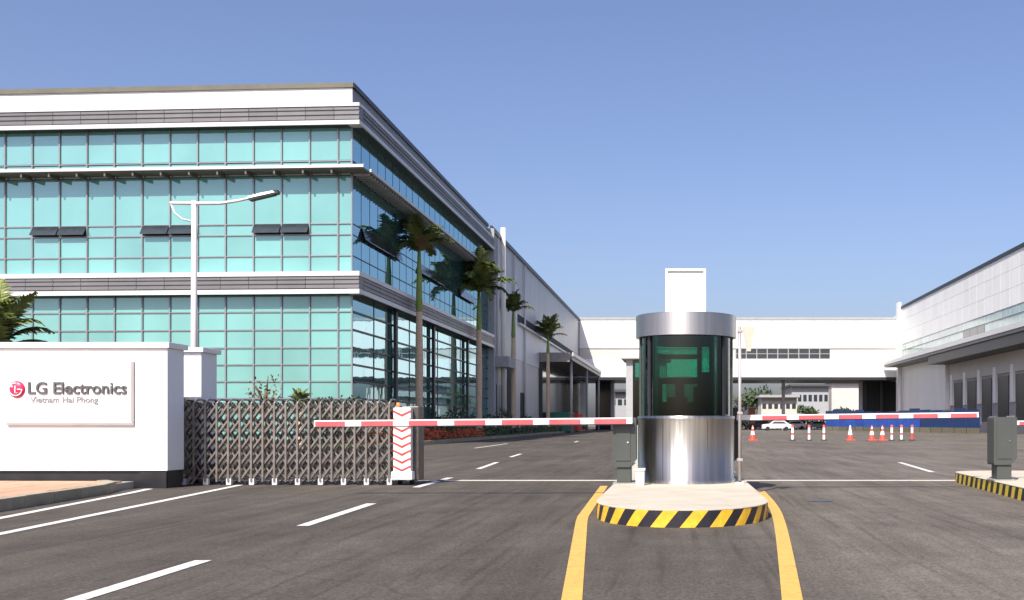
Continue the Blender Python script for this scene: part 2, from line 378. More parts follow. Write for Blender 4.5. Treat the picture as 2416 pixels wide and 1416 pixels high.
ribbon('yellow_line', smooth([(.50, 4), (.74, 6.6), (1.15, 11.5), (1.31, 14.2), (1.38, 17)]), .135, M['yellow_paint'])
MB().lathe(2.08, 14.9, [(0, .0115), (.19, .0115)], 20).build('drain_cover', M['plinth'], rd)
# pavement in front of the name wall: kerb stones and terracotta tiles
pv = MB().prism([(-40, 2), (-7.75, 2), (-8.95, 12), (-9.5, 17.75), (-40, 17.75)], .004, .13).build('pavement', M['concrete_grey']); pv['kind'] = 'structure'
kpts = [Vector((-7.45, 2)), Vector((-8.72, 12.9)), Vector((-9.18, 16.3)), Vector((-9.45, 17.1)), Vector((-9.85, 17.55))]
def along(pts, step):
    out = []
    for a, b in zip(pts, pts[1:]):
        L_ = (b-a).length; n = max(1, round(L_/step))
        for k in range(n): out.append((a.lerp(b, k/n), a.lerp(b, (k+1)/n)))
    return out
for a, b in along(kpts, .95):
    d = (b-a).normalized(); n = Vector((-d.y, d.x)); a2 = a + d*.006; b2 = b - d*.006; dz = random.uniform(-.003, .003)
    MB().prism([(a2.x, a2.y), (b2.x, b2.y), (b2.x+n.x*.16, b2.y+n.y*.16), (a2.x+n.x*.16, a2.y+n.y*.16)], .004, .165+dz).build('kerb_stone', M['kerb'], pv, org=(a.x, a.y, 0))
y = 11.0
while y < 17.4:
    edge = -8.72 - (y-12.9)*.135 - .24; x = edge - .43
    while x > -13.2:
        if not (y > 16.6 and x > -9.9): boxp('paving_tile', M['tile'], pv, x, x+.42, y, y+.42, .13, .158+random.uniform(-.002, .002))
        x -= .428
    y += .428

# planting strip beside the office building
ps = MB().prism([(-15.75, 42), (-13.45, 42), (-13.55, 160), (-15.75, 160)], .004, .17).build('planting_strip', M['grass']); ps['kind'] = 'structure'
for i in range(58):
    yy = 42 + i*2.0
    boxp('kerb_stone', M['kerb'], ps, -13.44, -13.22, yy+.01, yy+1.99, .004, .2)

# ---------------------------------------------------------------- office building with aqua curtain wall
CX, CY = X(831, 49.4), 49.4
ANG = math.pi - R(3.4)                          # front facade runs left and slightly away
FR = Face((CX, CY), ANG, -1); SD = Face((CX, CY), math.pi/2, 1)
FL, SLN = 21.0, 35.0
ob = thing('office_building', 'three-storey office building with aqua glass curtain wall and grey ribbed bands', 'office building', (CX, CY, 0))
core = MB()
bl = FR.pt(FL+1.5, 0, 0)
core.prism([(CX-.12, CY+.12), (CX-.12, CY+SLN), (bl[0], CY+SLN), (bl[0], bl[1]+.12)][::-1], 0, 17.3)
core.build('interior_mass', M['shade_dark'], ob)
rows3 = [(15.55, 13.9), (13.86, 13.5)]
rows2 = [(13.2, 10.84), (10.84, 10.31), (10.31, 9.28), (9.28, 8.4)]
rows1 = [(7.62, 6.56), (6.56, 5.68), (5.68, 4.81), (4.81, 3.99), (3.99, 3.17), (3.17, 2.34), (2.34, .25)]
ucol = [0, .69] + [.69+1.405*k for k in range(1, 15)]
openf = {1, 2, 5, 6, 9, 10, 13}
openf = {i for i in (2, 3, 6, 7, 10, 11)}
extra = MB(); G = M['office_glass']; gap = .035
def pane(face, u0, u1, z1, z0, parts=True, tilt=0.0):
    if parts:
        o = face.box('pane', G, ob, u0+gap, u1-gap, -.03, .0, z0+gap, z1-gap)
        o.rotation_euler.x = random.uniform(-.0025, .0025); o.rotation_euler.z += random.uniform(-.0025, .0025)
    else: face.addbox(extra, u0+gap, u1-gap, -.03, 0, z0+gap, z1-gap)
def open_window(face, u0, u1, z1, z0, side=False):
    # opening with a top-hung sash pushed out at the bottom
    bx = face.box('window_opening', M['shade_dark'], ob, u0+.05, u1-.05, -.05, -.01, z0+.04, z1-.04)
    L_ = (z1-z0)*1.0; a = R(16 if side else 30)
    mb = MB(); th = .05
    p = [face.pt(u0+.03, .04, z1-.03), face.pt(u1-.03, .04, z1-.03), face.pt(u1-.03, .04+L_*math.sin(a), z1-L_*math.cos(a)), face.pt(u0+.03, .04+L_*math.sin(a), z1-L_*math.cos(a))]
    q = [(x_, y_, z_+th) for x_, y_, z_ in p]
    mb.add(p+q, [(0,1,2,3),(7,6,5,4),(0,4,5,1),(1,5,6,2),(2,6,7,3),(3,7,4,0)]); mb.build('window_sash', M['glass_dark'], ob)
for i in range(len(ucol)-1):
    for j, (z1, z0) in enumerate(rows3+rows2+rows1):
        if j == 3 and i in openf: open_window(FR, ucol[i], ucol[i+1], z1, z0)
        else: pane(FR, ucol[i], ucol[i+1], z1, z0)
sc = [1.4*k for k in range(26)]
for i in range(25):
    for j, (z1, z0) in enumerate(rows3+rows2):
        if j == 3 and i in (1, 2, 3, 4, 5, 9, 10, 11, 12, 13, 17, 18, 19, 20): open_window(SD, sc[i], sc[i+1], z1+.05, z0-.05, True)
        else: pane(SD, sc[i], sc[i+1], z1, z0, i < 11)
for i in range(10):
    for (z1, z0) in rows1: pane(SD, 3.5*i, 3.5*(i+1), z1, z0, i < 4)
e_ = extra.build('far_panes', G, ob); e_['kind'] = 'stuff'
# mullions and transoms
for u in ucol: 
    for a, b in ((15.6, 13.45), (13.2, 8.35), (7.65, .2)): FR.box('mullion', M['mullion'], ob, u-.035, u+.035, .0, .07, b, a)
for z in [13.88, 10.84, 10.31, 9.28, 6.56, 5.68, 4.81, 3.99, 3.17, 2.34]: FR.box('transom', M['mullion'], ob, .04, ucol[-1], .002, .05, z-.028, z+.028)
for i, u in enumerate(sc):
    for a, b in ((15.6, 13.45), (13.2, 8.35)): SD.box('mullion', M['dark'], ob, u-.015, u+.015, .0, .01, b, a)
for i in (0, 1, 3, 5, 7, 9): SD.box('mullion', M['dark'], ob, 3.5*i-.02, 3.5*i+.02, 0, .03, .2, 7.65)
for i in (2, 4.5, 7.5): SD.box('facade_column', M['dark'], ob, 3.5*i-.17, 3.5*i+.17, .082, .25, .0, 7.65)
for z in [13.88, 10.84, 10.31, 9.28]: SD.box('transom', M['dark'], ob, .04, 35, .002, .02, z-.02, z+.02)
for z in [6.56, 5.68, 4.81, 3.99, 3.17, 2.34]: SD.box('transom', M['dark'], ob, .04, 35, .002, .06, z-.045, z+.045)
def band(zb, zt, wb, wt, out=.55):
    """a projecting ribbed band between two white strips, round both facades"""
    for face, L_, st in ((FR, ucol[-1]+1.3, -out), (SD, SLN, -.0)):
        u = 0
        us = [-out+.003] + [x for x in (ucol if face is FR else sc) if x > 0.3] if face is FR else sc
        sg = 1
        for a, b in zip(us, us[1:]):
            mb = MB(); face.addbox(mb, a+.012, b-.012, -.02, out-.05, zb+wb, zt-wt)
            hh = (zt-wt-zb-wb)/6
            for k in range(3): face.addbox(mb, a+.012, b-.012, out-.048, out-.005, zb+wb+hh*(2*k+.5), zb+wb+hh*(2*k+1.5))
            mb.build('ribbed_panel', M['grey_panel'], ob)
        a0 = -out-.02 if face is FR else .0
        face.box('white_strip', M['alu_white'], ob, a0, us[-1], -.02, out+.03, zb, zb+wb)
        face.box('white_strip', M['alu_white'], ob, a0, us[-1], -.02, out+.02, zt-wt, zt)
band(Z(693, 48.9), Z(640, 48.9), .22, .22)
band(Z(294, 48.9), Z(243, 48.9), .20, .16)
for face, L_ in ((FR, ucol[-1]), (SD, SLN)):
    a0 = -.03 if face is FR else 0.0
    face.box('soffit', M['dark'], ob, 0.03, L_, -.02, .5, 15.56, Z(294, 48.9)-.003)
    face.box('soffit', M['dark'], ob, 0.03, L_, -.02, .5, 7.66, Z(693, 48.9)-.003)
    face.box('parapet', M['clad_white'] if face is FR else M['grey_panel'], ob, a0+.02, L_, -.3, .03, Z(243, 48.9)+.004, 17.42)  # side parapet and cap get darker materials to paint in the shade
    face.box('parapet_cap', M['soffit'] if face is FR else M['dark'], ob, a0-.06, L_, -.35, .12, 17.423, 17.66)
    # slim sun canopy between second and third storeys
    face.box('sun_canopy_edge', M['alu_white'], ob, -.9 if face is FR else 0, L_, .85, .93, 13.34, 13.48)
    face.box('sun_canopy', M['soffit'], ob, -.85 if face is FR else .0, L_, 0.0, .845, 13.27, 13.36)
for k, u in enumerate(ucol[1:]): FR.box('canopy_bracket', M['soffit'], ob, u-.04, u+.04, .08, .84, 13.1, 13.265)
for k in range(25):
    for dd in (0, .47, .93): SD.box('canopy_louvre', M['far_grey'] , ob, 1.4*k+dd, 1.4*k+dd+.06, .05, .84, 13.14, 13.262)
SD.box('end_pier', M['far_grey'], ob, 35.01, 35.5, -.3, .55, 0, 17.3)

# ---------------------------------------------------------------- long factory hall behind it
YF0, YF1 = 85.0, 162.0
fac = thing('factory_hall', 'long light grey factory hall continuing behind the glass office, with white lower wall', 'factory', (CX, YF0, 0))
MB().box(-60, CX-.1, YF0, YF1+14, 0, 17.2).build('interior_mass', M['clad_left'], fac)
FA = Face((CX, YF0), math.pi/2, 1)
for i in range(26):
    FA.box('wall_panel', M['clad_left'], fac, 3*i+.02 + (.5 if i == 0 else 0), 3*i+2.98, -.08, .0, 11.9, 17.35)
    FA.box('wall_panel', M['clad_left'] if i < 4 else M['clad_white'], fac, 3*i+.02+(.5 if i == 0 else 0), 3*i+2.98, -.08, .02, 7.4, 11.0 if i > 4 else 11.88)
    FA.box('wall_panel', M['clad_left'], fac, 3*i+.02+(.5 if i == 0 else 0), 3*i+2.98, -.08, .0, .9, 7.38)
FA.box('ribbon_window', M['shade_dark'], fac, 15, 77, -.06, .02, 11.0, 11.9)
FA.box('gutter', M['dark'], fac, .51, 77, 0, .2, 17.36, 17.75)
FA.box('plinth', M['concrete_grey'], fac, .51, 77, -.02, .06, 0, .9)
FA.box('band_trim', M['alu_white'], fac, 14.9, 77, .022, .35, 10.8, 11.0)
MB().tube([(CX+.35, 90, .3), (CX+.35, 90, 18.4)], .22, 12).build('vent_flue', M['cream'], fac)
for yy in (88.5, 97.5, 104): MB().tube([(CX+.16, yy, .3), (CX+.16, yy, 17.2)], .11, 8).build('downpipe', M['alu_white'], fac)
for a, b, z0, z1, n_ in ((3.5, 5, 0.2, 4.5, 'door'), (9, 12, .9, 6.5, 'service_door'), (17, 19, .2, 4.2, 'door')):
    FA.box(n_, M['shade_dark'], fac, a, b, .0, .05, z0, z1)
FA.box('door_canopy', M['far_grey'], fac, 2.8, 6.5, .03, 1.2, 6.0, 6.9)
dc = thing('dock_canopy', 'deep grey canopy on slim posts over the shaded loading bay of the left hall', 'canopy', (-12.05, 115.7, 0))
MB().box(CX+.05, -12.05, 115.7, 158, 8.3, 9.0).build('roof_slab', M['grey_panel'], dc)
MB().box(CX+.05, -12.3, 115.62, 115.69, 8.1, 9.15).build('end_fascia', M['concrete_grey'], dc)
MB().box(-12.04, -11.9, 115.6, 158, 8.75, 9.2).build('fascia', M['alu_white'], dc)
for yy in (117, 137, 157): MB().tube([(-12.3, yy, 0), (-12.3, yy, 8.3)], .16, 8).build('post', M['far_grey'], dc)
MB().box(CX+.06, CX+.4, 115.8, 160, .2, 8.29).build('shaded_back_wall', M['glass_dark'], dc)  # dark sheet painting the shade on the bay's back wall
for i, (yy, mm, lb) in enumerate(((122, 'green_box', 'dark green steel container in the shade of the left loading canopy'), (133, 'red', 'dull red steel container in the left loading bay'))):
    c_ = thing('steel_container', lb, 'container', (-13.9, yy, 0))
    MB().bevbox(-15.0, -12.8, yy-3, yy+3, .15, 2.4, .04).build('container_body', M[mm], c_)
    for k in range(7): MB().box(-12.79, -12.74, yy-2.8+k*.8, yy-2.45+k*.8, .25, 2.3).build('side_rib', M[mm], c_)

# ---------------------------------------------------------------- white bridge building across the yard
BY = 162.0; bx0, bx1 = CX+.1, X(2122, BY)
br = thing('bridge_building', 'white bridge building with a window strip spanning the road between the two halls', 'bridge', ((bx0+bx1)/2, BY, 0))
MB().box(bx0, bx1, BY+.3, BY+14, Z(888, BY)+.3, 17.0).build('interior_mass', M['shade_dark'], br)
zt, z1, z2, zb = Z(755, BY), Z(822, BY), Z(848, BY), Z(890, BY)
n = 15
for i in range(n):
    a = bx0+(bx1-bx0)*i/n+.015; b = bx0+(bx1-bx0)*(i+1)/n-.015
    boxp('wall_panel', M['clad_white'], br, a, b, BY-.1, BY+.3, z1, zt)
    boxp('wall_panel', M['clad_white'], br, a, b, BY-.1, BY+.3, zb, z2)
wx0, wx1 = X(1735, BY), X(1958, BY)
MB().box(bx0, wx0, BY+.05, BY+.31, z2, z1).build('recessed_strip', M['clad_beige'], br)
MB().box(wx1, bx1, BY+.05, BY+.31, z2, z1).build('recessed_strip', M['clad_beige'], br)
nw = 9
for i in range(nw):
    a = wx0+(wx1-wx0)*i/nw; b = wx0+(wx1-wx0)*(i+1)/nw
    wf = MB().box(a, a+.14, BY-.02, BY+.28, z2, z1).box(a+.14, b, BY-.02, BY+.28, z2, z2+.12).box(a+.14, b, BY-.02, BY+.28, z1-.12, z1).box(a+.14, b, BY+.0, BY+.26, (z1+z2)/2-.05, (z1+z2)/2+.05).build('window', M['far_grey'], br)
    MB().box(a+.14, b, BY+.12, BY+.16, z2+.12, (z1+z2)/2-.05).build('pane', M['glass_dark'], wf)
    MB().box(a+.14, b, BY+.12, BY+.16, (z1+z2)/2+.05, z1-.12).build('pane', M['glass_dark'], wf)
MB().box(bx0, bx1, BY-.2, BY+14, zt+.003, zt+.4).build('roof_edge', M['far_grey'], br)
MB().box(bx0, bx1, BY-.05, BY+14, zb-.45, zb-.003).build('soffit', M['dark'], br)
for px in (1445, 1848, 2030, 2078): MB().box(X(px, 168)-.25, X(px, 168)+.25, 167.5, 168.2, 0, zb-.45).build('support_column', M['far_grey'] if px != 2078 else M['dark'], br)
MB().box(X(2042, 170), X(2122, 170), 169, 176, 0, zb-.45).build('shaded_recess', M['shade_dark'], br)  # dark block standing in for the shaded recess wall under the bridge
MB().box(X(1405, 172), X(1448, 172), 172, 176, 0, zb-.45).build('service_room', M['glass_dark'], br)

# ---------------------------------------------------------------- right-hand warehouse
RX = 35.2
rb = thing('warehouse', 'off-white warehouse on the right with sloping-view canopy, pale ribbon windows and dock doors', 'warehouse', (RX, 84, 0))
MB().box(RX+1.0, 75, 84, 176, 0, 19.0).build('interior_mass', M['clad_right'], rb)
RF = Face((RX, 84), math.pi/2, -1)
for i in range(26):
    for j, (a, b) in enumerate(((13.5, 15.4), (15.43, 17.3), (17.33, 19.1))): RF.box('wall_panel', M['clad_right'], rb, 3*i+.02, 3*i+2.98, -1.0, .0, a, b)
    if i % 2 == 0: RF.box('ribbon_pane', M['ribbon'], rb, 3*i+.05, 3*i+2.95, -.9, -.06, 12.6, 13.46)
    else: RF.box('ribbon_pane', M['ribbon'], rb, 3*i+.05, 3*i+2.95, -.9, -.06, 12.6, 13.46)
    RF.box('ribbon_pane', M['ribbon'] if i not in (11, 12, 13) else M['glass_dark'], rb, 3*i+.05, 3*i+2.95, -.9, -.08, 11.6, 12.52)
RF.box('window_rail', M['far_grey'], rb, 0, 78, -.85, -.02, 12.53, 12.59)
RF.box('parapet_cap', M['dark'], rb, 0, 78, -1.2, .12, 19.11, 19.5)
RF.box('canopy_edge', M['alu_white'], rb, 0, 77, 2.6, 2.75, 10.25, 10.75)
RF.box('canopy_slab', M['grey_panel'], rb, 0, 77, -.9, 2.59, 9.9, 10.6)
RF.box('canopy_shade', M['dark'], rb, 0, 49.9, -.9, 2.3, 8.8, 9.89)  # dark block painting the shaded soffit and its shadow on the wall
RF.box('flush_wall', M['clad_right'], rb, 50, 78, -1, .0, 2.9, 9.88)
RF.box('flush_plinth', M['far_grey'], rb, 50, 78, -1, .0, .0, 2.88)
RF.box('dock_lintel', M['clad_beige'], rb, 0, 49.9, -1, -.4, 6.6, 8.9)
RF.box('dock_wall', M['far_grey'], rb, 0, 49.9, -1.0, -.55, 0, 6.58)
for k in range(8):
    u = 47.5 - 6*k
    RF.box('dock_door', M['machine_dark'], rb, u-3.6, u, -.56, -.48, 1.3, 6.3)
    RF.box('pilaster', M['clad_right'], rb, u+.35, u+1.35, -.56, -.3, 3.4, 7.4)
    RF.box('dock_bumper', M['white_plastic'], rb, u+.45, u+1.25, -.54, .1, .9, 1.9)
RF.box('corner_pilaster', M['clad_white'], rb, 76.5, 78.0, .0, .5, 3.0, 20.2)
MB().tube([(RX-.3, 159, 0), (RX-.3, 159, 18.8)], .15, 8).build('downpipe', M['alu_white'], rb)

# ---------------------------------------------------------------- things beyond the bridge
def leafball(mb, cx, cy, cz, rx, ry, rz, n, s):
    for _ in range(n):
        while True:
            p = Vector((random.uniform(-1, 1), random.uniform(-1, 1), random.uniform(-1, 1)))
            if .25 < p.length < 1: break
        c = Vector((cx+p.x*rx, cy+p.y*ry, cz+p.z*rz))
        a = Vector((random.gauss(0, 1), random.gauss(0, 1), random.gauss(0, 1))).normalized(); b = a.orthogonal().normalized(); k = s*random.uniform(.6, 1.3)
        mb.add([c-a*k, c+b*k*.5, c+a*k, c-b*k*.5], [(0, 1, 2, 3)])
def tree(name, label, x, y, h, r, n=260, s=.35, group=None, mm='shrub', cat='tree'):
    t = thing(name, label, cat, (x, y, 0), group)
    tk = MB().tube([(x, y, 0), (x+.05*r, y, h*.4), (x-.05*r, y, h*.75)], [h*.03+.03, h*.022+.02, h*.01+.01], 7)
    for k in range(5):
        a = k*1.3; tk.tube([(x, y, h*(.38+.05*k)), (x+math.cos(a)*r*.4, y+math.sin(a)*r*.4, h*(.6+.05*k)), (x+math.cos(a)*r*.75, y+math.sin(a)*r*.7, h*(.72+.05*k))], [h*.012+.01, h*.008+.008, .01], 5)
    tk.build('trunk', M['bark'], t)
    mb = MB()
    for k in range(7):
        a = k*.9+random.random(); q = r*random.uniform(.25, .65)
        leafball(mb, x+math.cos(a)*q, y+math.sin(a)*q, h*random.uniform(.58, .9), r*.42, r*.42, h*.14, n//7, s)
    mb.build('crown', M[mm], t); return t
for px, yy, h, r, lb in ((1775, 215, 8.5, 3.2, 'green tree standing nearest the guard booth beyond the bridge'), (1797, 240, 10, 3.5, 'tall tree beyond the bridge, second from the guard booth'), (1750, 260, 9, 4, 'dark tree showing just past the booth glass edge'), (1905, 225, 5, 3, 'low round tree in front of the pale far hall'), (1990, 230, 4.6, 3, 'low tree in front of the tall far block'), (1466, 230, 7, 3.5, 'tree seen beneath the left end of the bridge')):
    tree('far_tree', lb, X(px, yy), yy, h, r, 240, .5, 'trees beyond the bridge')
def far_block(label, px0, px1, y, top, mm, roof='far_roof', dep=20, wins=5, rows=1):
    x0, x1 = X(px0, y), X(px1, y); zt_ = Z(top, y)
    t = thing('far_building', label, 'building', ((x0+x1)/2, y, 0))
    MB().box(x0, x1, y, y+dep, 0, zt_).build('wall', M[mm], t)
    MB().box(x0-.5, x1+.5, y-1.2, y+dep, zt_+.01, zt_+.5).build('roof', M[roof], t)
    for r_ in range(rows):
        for k in range(wins):
            a = x0+(x1-x0)*(k+.18)/wins; b = x0+(x1-x0)*(k+.82)/wins; zc = zt_*(.72-.3*r_)
            MB().box(a, b, y-.06, y-.005, zc-zt_*.08, zc+zt_*.08).build('window', M['glass_dark'], t)
far_block('pale low hall seen under the bridge left of the plain block', 1868, 1955, 240, 912, 'far_grey', wins=7)
far_block('plain light grey block under the right end of the bridge', 1962, 2030, 255, 903, 'clad_beige', 'far_grey', wins=0)
far_block('small white shed beneath the bridge beside the far trees', 1796, 1880, 205, 938, 'clad_beige', 'far_grey', wins=6)
far_block('grey far hall seen between canopy posts at the left end of the bridge', 1440, 1500, 210, 925, 'far_grey', wins=4)
hd = MB()
for k in range(46):
    px = 1740 + k*9.2; leafball(hd, X(px, 190), 190+random.uniform(-1, 1), 1.2, 1.0, .8, 1.3, 60, .32)
tag(hd.build('hedge_row', M['shrub']), 'long dark hedge running behind the cars beyond the bridge', 'hedge', kind='stuff')
def car(label, x, y, mm, group='cars parked beyond the barrier'):
    t = thing('parked_car', label, 'car', (x, y, 0), group)
    prof = [(-2.1, .35), (-2.15, .8), (-1.9, .95), (-1.0, 1.02), (-.4, 1.45), (1.1, 1.45), (1.75, 1.0), (2.1, .9), (2.12, .4)]
    mb = MB(); n_ = len(prof)
    for yy, k in ((-.85, 1), (.85, 1)): mb.v += [(x+p, y+yy*(.82 if z > 1.1 else 1), z) for p, z in prof]
    mb.f += [tuple(range(n_)), tuple(range(n_, 2*n_))[::-1]] + [(i, n_+i, n_+(i+1) % n_, (i+1) % n_) for i in range(n_)]; mb.sm += [False]*(n_+2)
    mb.build('body', M[mm], t)
    MB().add([(x-.85, y-.86, 1.03), (x+1.45, y-.86, 1.03), (x+1.0, y-.74, 1.38), (x-.4, y-.74, 1.38)], [(0, 1, 2, 3)]).build('side_window', M['glass_dark'], t)
    for dx in (-1.35, 1.35):
        for dy in (-.87, .75):
            wm = MB(); wm.tube([(x+dx, y+dy, .33), (x+dx, y+dy+.14, .33)], .33, 12); wm.build('wheel', M['rubber'], t)
for px, yy, mm, lb in ((1832, 150, 'white', 'white parked car standing alone under the bridge opening'), (1790, 172, 'machine_dark', 'dark parked car nearest the booth, under the bridge'), (1872, 176, 'white', 'white parked car in front of the far hedge'), (1925, 178, 'far_grey', 'grey parked car behind the blue hoarding'), (1985, 180, 'machine_dark', 'black parked car below the plain far block')):
    car(lb, X(px, yy), yy, mm)
tk_ = thing('site_cabin', 'small orange cabin beyond the bridge beside the booth', 'cabin', (X(1773, 180), 180, 0))
MB().bevbox(X(1766, 180), X(1781, 180), 179, 182, .2, 3.8, .08).build('cabin_body', M['orange'], tk_)
MB().box(X(1764, 180), X(1783, 180), 178.8, 182.2, 3.8, 4.0).build('cabin_roof', M['cream'], tk_)

# blue hoarding
A, B = Vector((X(1948, 152), 152)), Vector((X(2312, 108), 108)); nH = 16
bh = thing('blue_hoarding', 'long low bright blue hoarding standing in front of the right warehouse', 'hoarding', (A.x, A.y, 0))
for k in range(nH):
    a = A.lerp(B, k/nH); b = A.lerp(B, (k+1)/nH-.003); d = (b-a).normalized(); n_ = Vector((-d.y, d.x))*.12
    MB().prism([(a.x, a.y), (b.x, b.y), (b.x+n_.x, b.y+n_.y), (a.x+n_.x, a.y+n_.y)], .62, 2.35+random.uniform(-.12, .12)-.5*(k/nH)).build('blue_panel', M['blue'] if k < 11 else M['blue_dark'], bh, org=(a.x, a.y, 0))  # panels at the right end are coloured darker to stand in for shade
    MB().prism([(a.x, a.y+.02), (b.x, b.y+.02), (b.x+n_.x*.7, b.y+n_.y*.7), (a.x+n_.x*.7, a.y+n_.y*.7)], 2.0, 3.0+random.uniform(-.25, .25)-.5*(k/nH)).build('upper_panel', M['blue_dark'], bh, org=(a.x, a.y, 0))
    MB().prism([(a.x, a.y-.1), (b.x, b.y-.1), (b.x+n_.x, b.y+n_.y+.1), (a.x+n_.x, a.y+n_.y+.1)], 0, .61).build('base_block', M['base_yellow'], bh, org=(a.x, a.y, 0))

# ---------------------------------------------------------------- cones and tube posts in the yard
def cone(px, label, pale=False):
    y = 65.7; x = X(px, y); t = thing('traffic_cone', label, 'traffic cone', (x, y, 0), 'cones in the yard')
    MB().bevbox(x-.3, x+.3, y-.3, y+.3, .01, .07, .02).build('cone_base', M['cone_red'], t)
    for z0, z1, mm in ((.07, .38, 'cone_red'), (.38, .62, 'white'), (.62, .78, 'cone_red'), (.78, .9, 'white'), (.9, 1.0, 'cone_red')):
        r0 = .22*(1-z0/1.15); r1 = .22*(1-z1/1.15)
        MB().lathe(x, y, [(r0, z0), (r1, z1)] + ([(0, z1)] if z1 == 1.0 else []), 16).build('cone_band', M[mm if not pale or mm == 'white' or z0 < .1 else 'white'], t)
def tubepost(px, label, top='white'):
    y = 65.7; x = X(px, y); t = thing('tube_post', label, 'bollard', (x, y, 0), 'tube posts in the yard')
    MB().lathe(x, y, [(.22, .01), (.2, .05), (.08, .08)], 14).build('post_base', M['rubber'], t)
    for z0, z1, mm in ((.08, .38, 'cone_red' if top != 'white' else 'white'), (.38, .5, 'cone_red'), (.5, .85, 'white'), (.85, 1.02, 'cone_red')):
        MB().lathe(x, y, [(.085, z0), (.085, z1)] + ([(0, z1)] if z1 > 1 else []), 12).build('post_band', M[mm], t)
for px, lb, pl in ((1776, 'red and white traffic cone nearest the guard booth, apart from the rest', False), (2006, 'pale wide traffic cone at the left end of the close row', True), (2057, 'red traffic cone beside the pale wide cone, on its right', False), (2082, 'red traffic cone in the middle of the close row', False)): cone(px, lb, pl)
for px, lb in ((1870, 'white and red tube post to the right of the lone cone'), (1909, 'middle tube post of the three spaced ones left of the cone row'), (1944, 'tube post just left of the pale wide cone'), (2104, 'tube post directly right of the last red cone'), (2127, 'second tube post from the right end of the row'), (2152, 'tube post at the far right end of the row')): tubepost(px, lb, 'white' if px != 2152 else 'r')
for px, yy, lb in ((1170, 84, 'short white bollard at the kerb near the second palm'), (1226, 96, 'short white bollard at the kerb by the third palm')):
    x = X(px, yy); t = thing('kerb_bollard', lb, 'bollard', (x, yy, .17), 'bollards on the planting strip')
    MB().lathe(x, yy, [(.12, .17), (.12, 1.2), (.06, 1.3), (0, 1.3)], 10).build('bollard_shaft', M['white'], t)
    MB().lathe(x, yy, [(.125, .9), (.125, 1.05)], 10).build('reflective_band', M['cone_red'], t)

# ---------------------------------------------------------------- palms
def frond_mesh(L_, droop, m, seed, wid=.27, up=.9):
    rnd = random.Random(seed); mb = MB(); n_ = 16; pts = []
    for i in range(n_+1):
        t = i/n_; a = up - droop*t*t
        if i == 0: p = Vector((0, 0, 0))
        else: p = pts[-1] + Vector((math.cos(a), 0, math.sin(a)))*L_/n_
        pts.append(p)
    mb.tube(pts, [.028*(1-i/n_*.85) for i in range(n_+1)], 4, cap=False)
    for i in range(2, n_+1):
        for h in (0, .33, .66):
            t = (i-h)/n_; p = pts[i-1].lerp(pts[i], 1-h); d = (pts[i]-pts[i-1]).normalized()
            for s in (-1, 1):
                l = wid*L_*math.sin(math.pi*min(1, .15+t*.85))*rnd.uniform(.7, 1.1)+.05
                tip = p + Vector((0, s, 0))*l*.75 + d*l*.6 + Vector((0, 0, -1))*l*rnd.uniform(.15, .6) + Vector((0, 0, rnd.uniform(-.1, .2)*l))
                mid = p.lerp(tip, .5) + Vector((0, 0, .06*l)); wv = d*.024
                mb.add([p-wv, p+wv, mid+wv*.8, tip, mid-wv*.8], [(0, 1, 2, 3, 4)])
    return mb.mesh('frond', m)
fm = {}
for nm in ('leaf', 'leaf_y', 'leaf_dry'):
    fm[nm] = [frond_mesh(1.0, d, M[nm], 10+k, up=u) for k, (d, u) in enumerate(((1.1, 1.25), (1.5, 1.1), (2.0, .95), (.8, 1.4)))]
def palm(label, x, y, h, rad, cs=2.6, n_=16, tr=.2, dark=.75, shaft=True, group='royal palms along the planting strip', z0=.17, dry=1, young=.25):
    t = thing('palm_tree', label, 'palm tree', (x, y, z0), group)
    hb = h-cs if shaft else h
    rp = [(0, tr*1.35), (.05, tr*1.1), (.3, tr*1.0), (.6, tr*1.12), (1, tr*.8)]
    mb = MB(); prof = []
    for k in range(41):
        f_ = k/40; 
        for (a, ra), (b, rb_) in zip(rp, rp[1:]):
            if a <= f_ <= b: r_ = ra+(rb_-ra)*(f_-a)/(b-a)
        prof.append((r_*(1+.05*(k % 2)), z0+f_*(hb-z0)))
    lean = random.uniform(-.12, .12)
    mb.lathe(x, y, prof, 12); mb.build('trunk', M['trunk'], t)
    if shaft: MB().lathe(x, y, [(tr*.8, hb), (tr*.95, hb+cs*.12), (tr*.7, hb+cs*.6), (tr*.4, h), (0, h+.05)], 12).build('crownshaft', M['shaft'], t)
    for k in range(n_):
        a = k*2.399+random.uniform(-.2, .2); lv = k/n_
        kind = 'leaf_y' if (k*7 % n_)/n_ < young else 'leaf'
        if k >= n_-dry: kind = 'leaf_dry'
        me = random.choice(fm[kind]); o = bpy.data.objects.new('frond', me); link(o, t, (x, y, h-.15*lv))
        s = rad*random.uniform(.85, 1.2)*1.45
        o.scale = (s, s, s); o.rotation_euler = (random.uniform(-.15, .15), (-.55 + 1.25*lv**1.2) + random.uniform(-.12, .12), a)
    return t
def palm_at(label, px, Y, top, wpx, **k):
    rad = wpx/2/F*Y*1.12; palm(label, X(px, Y), Y, Z(top, Y)-rad*1.75, rad, **k)
palm_at('tall palm with green shaft in front of the side glass, nearest the striped gate post', 989, 58.7, 487, 104, cs=3.6, tr=.21, n_=26, dry=3)
palm_at('broad dark palm in front of the end of the office, second along the strip', 1130, 76, 575, 112, cs=3, tr=.22, n_=32, dry=0)
palm_at('narrow palm in front of the hall wall, third along the strip', 1211, 92, 672, 62, cs=2.5, tr=.2, n_=24, dry=0)
palm_at('last palm of the row, before the dock canopy', 1293, 114, 730, 64, cs=2.0, tr=.2, n_=22, dry=1)
palm('low bushy palm rising behind the white name wall at the left edge', X(-8, 24), 24, 2.95, 1.0, shaft=False, n_=26, tr=.16, group=None, dry=0, young=.7)
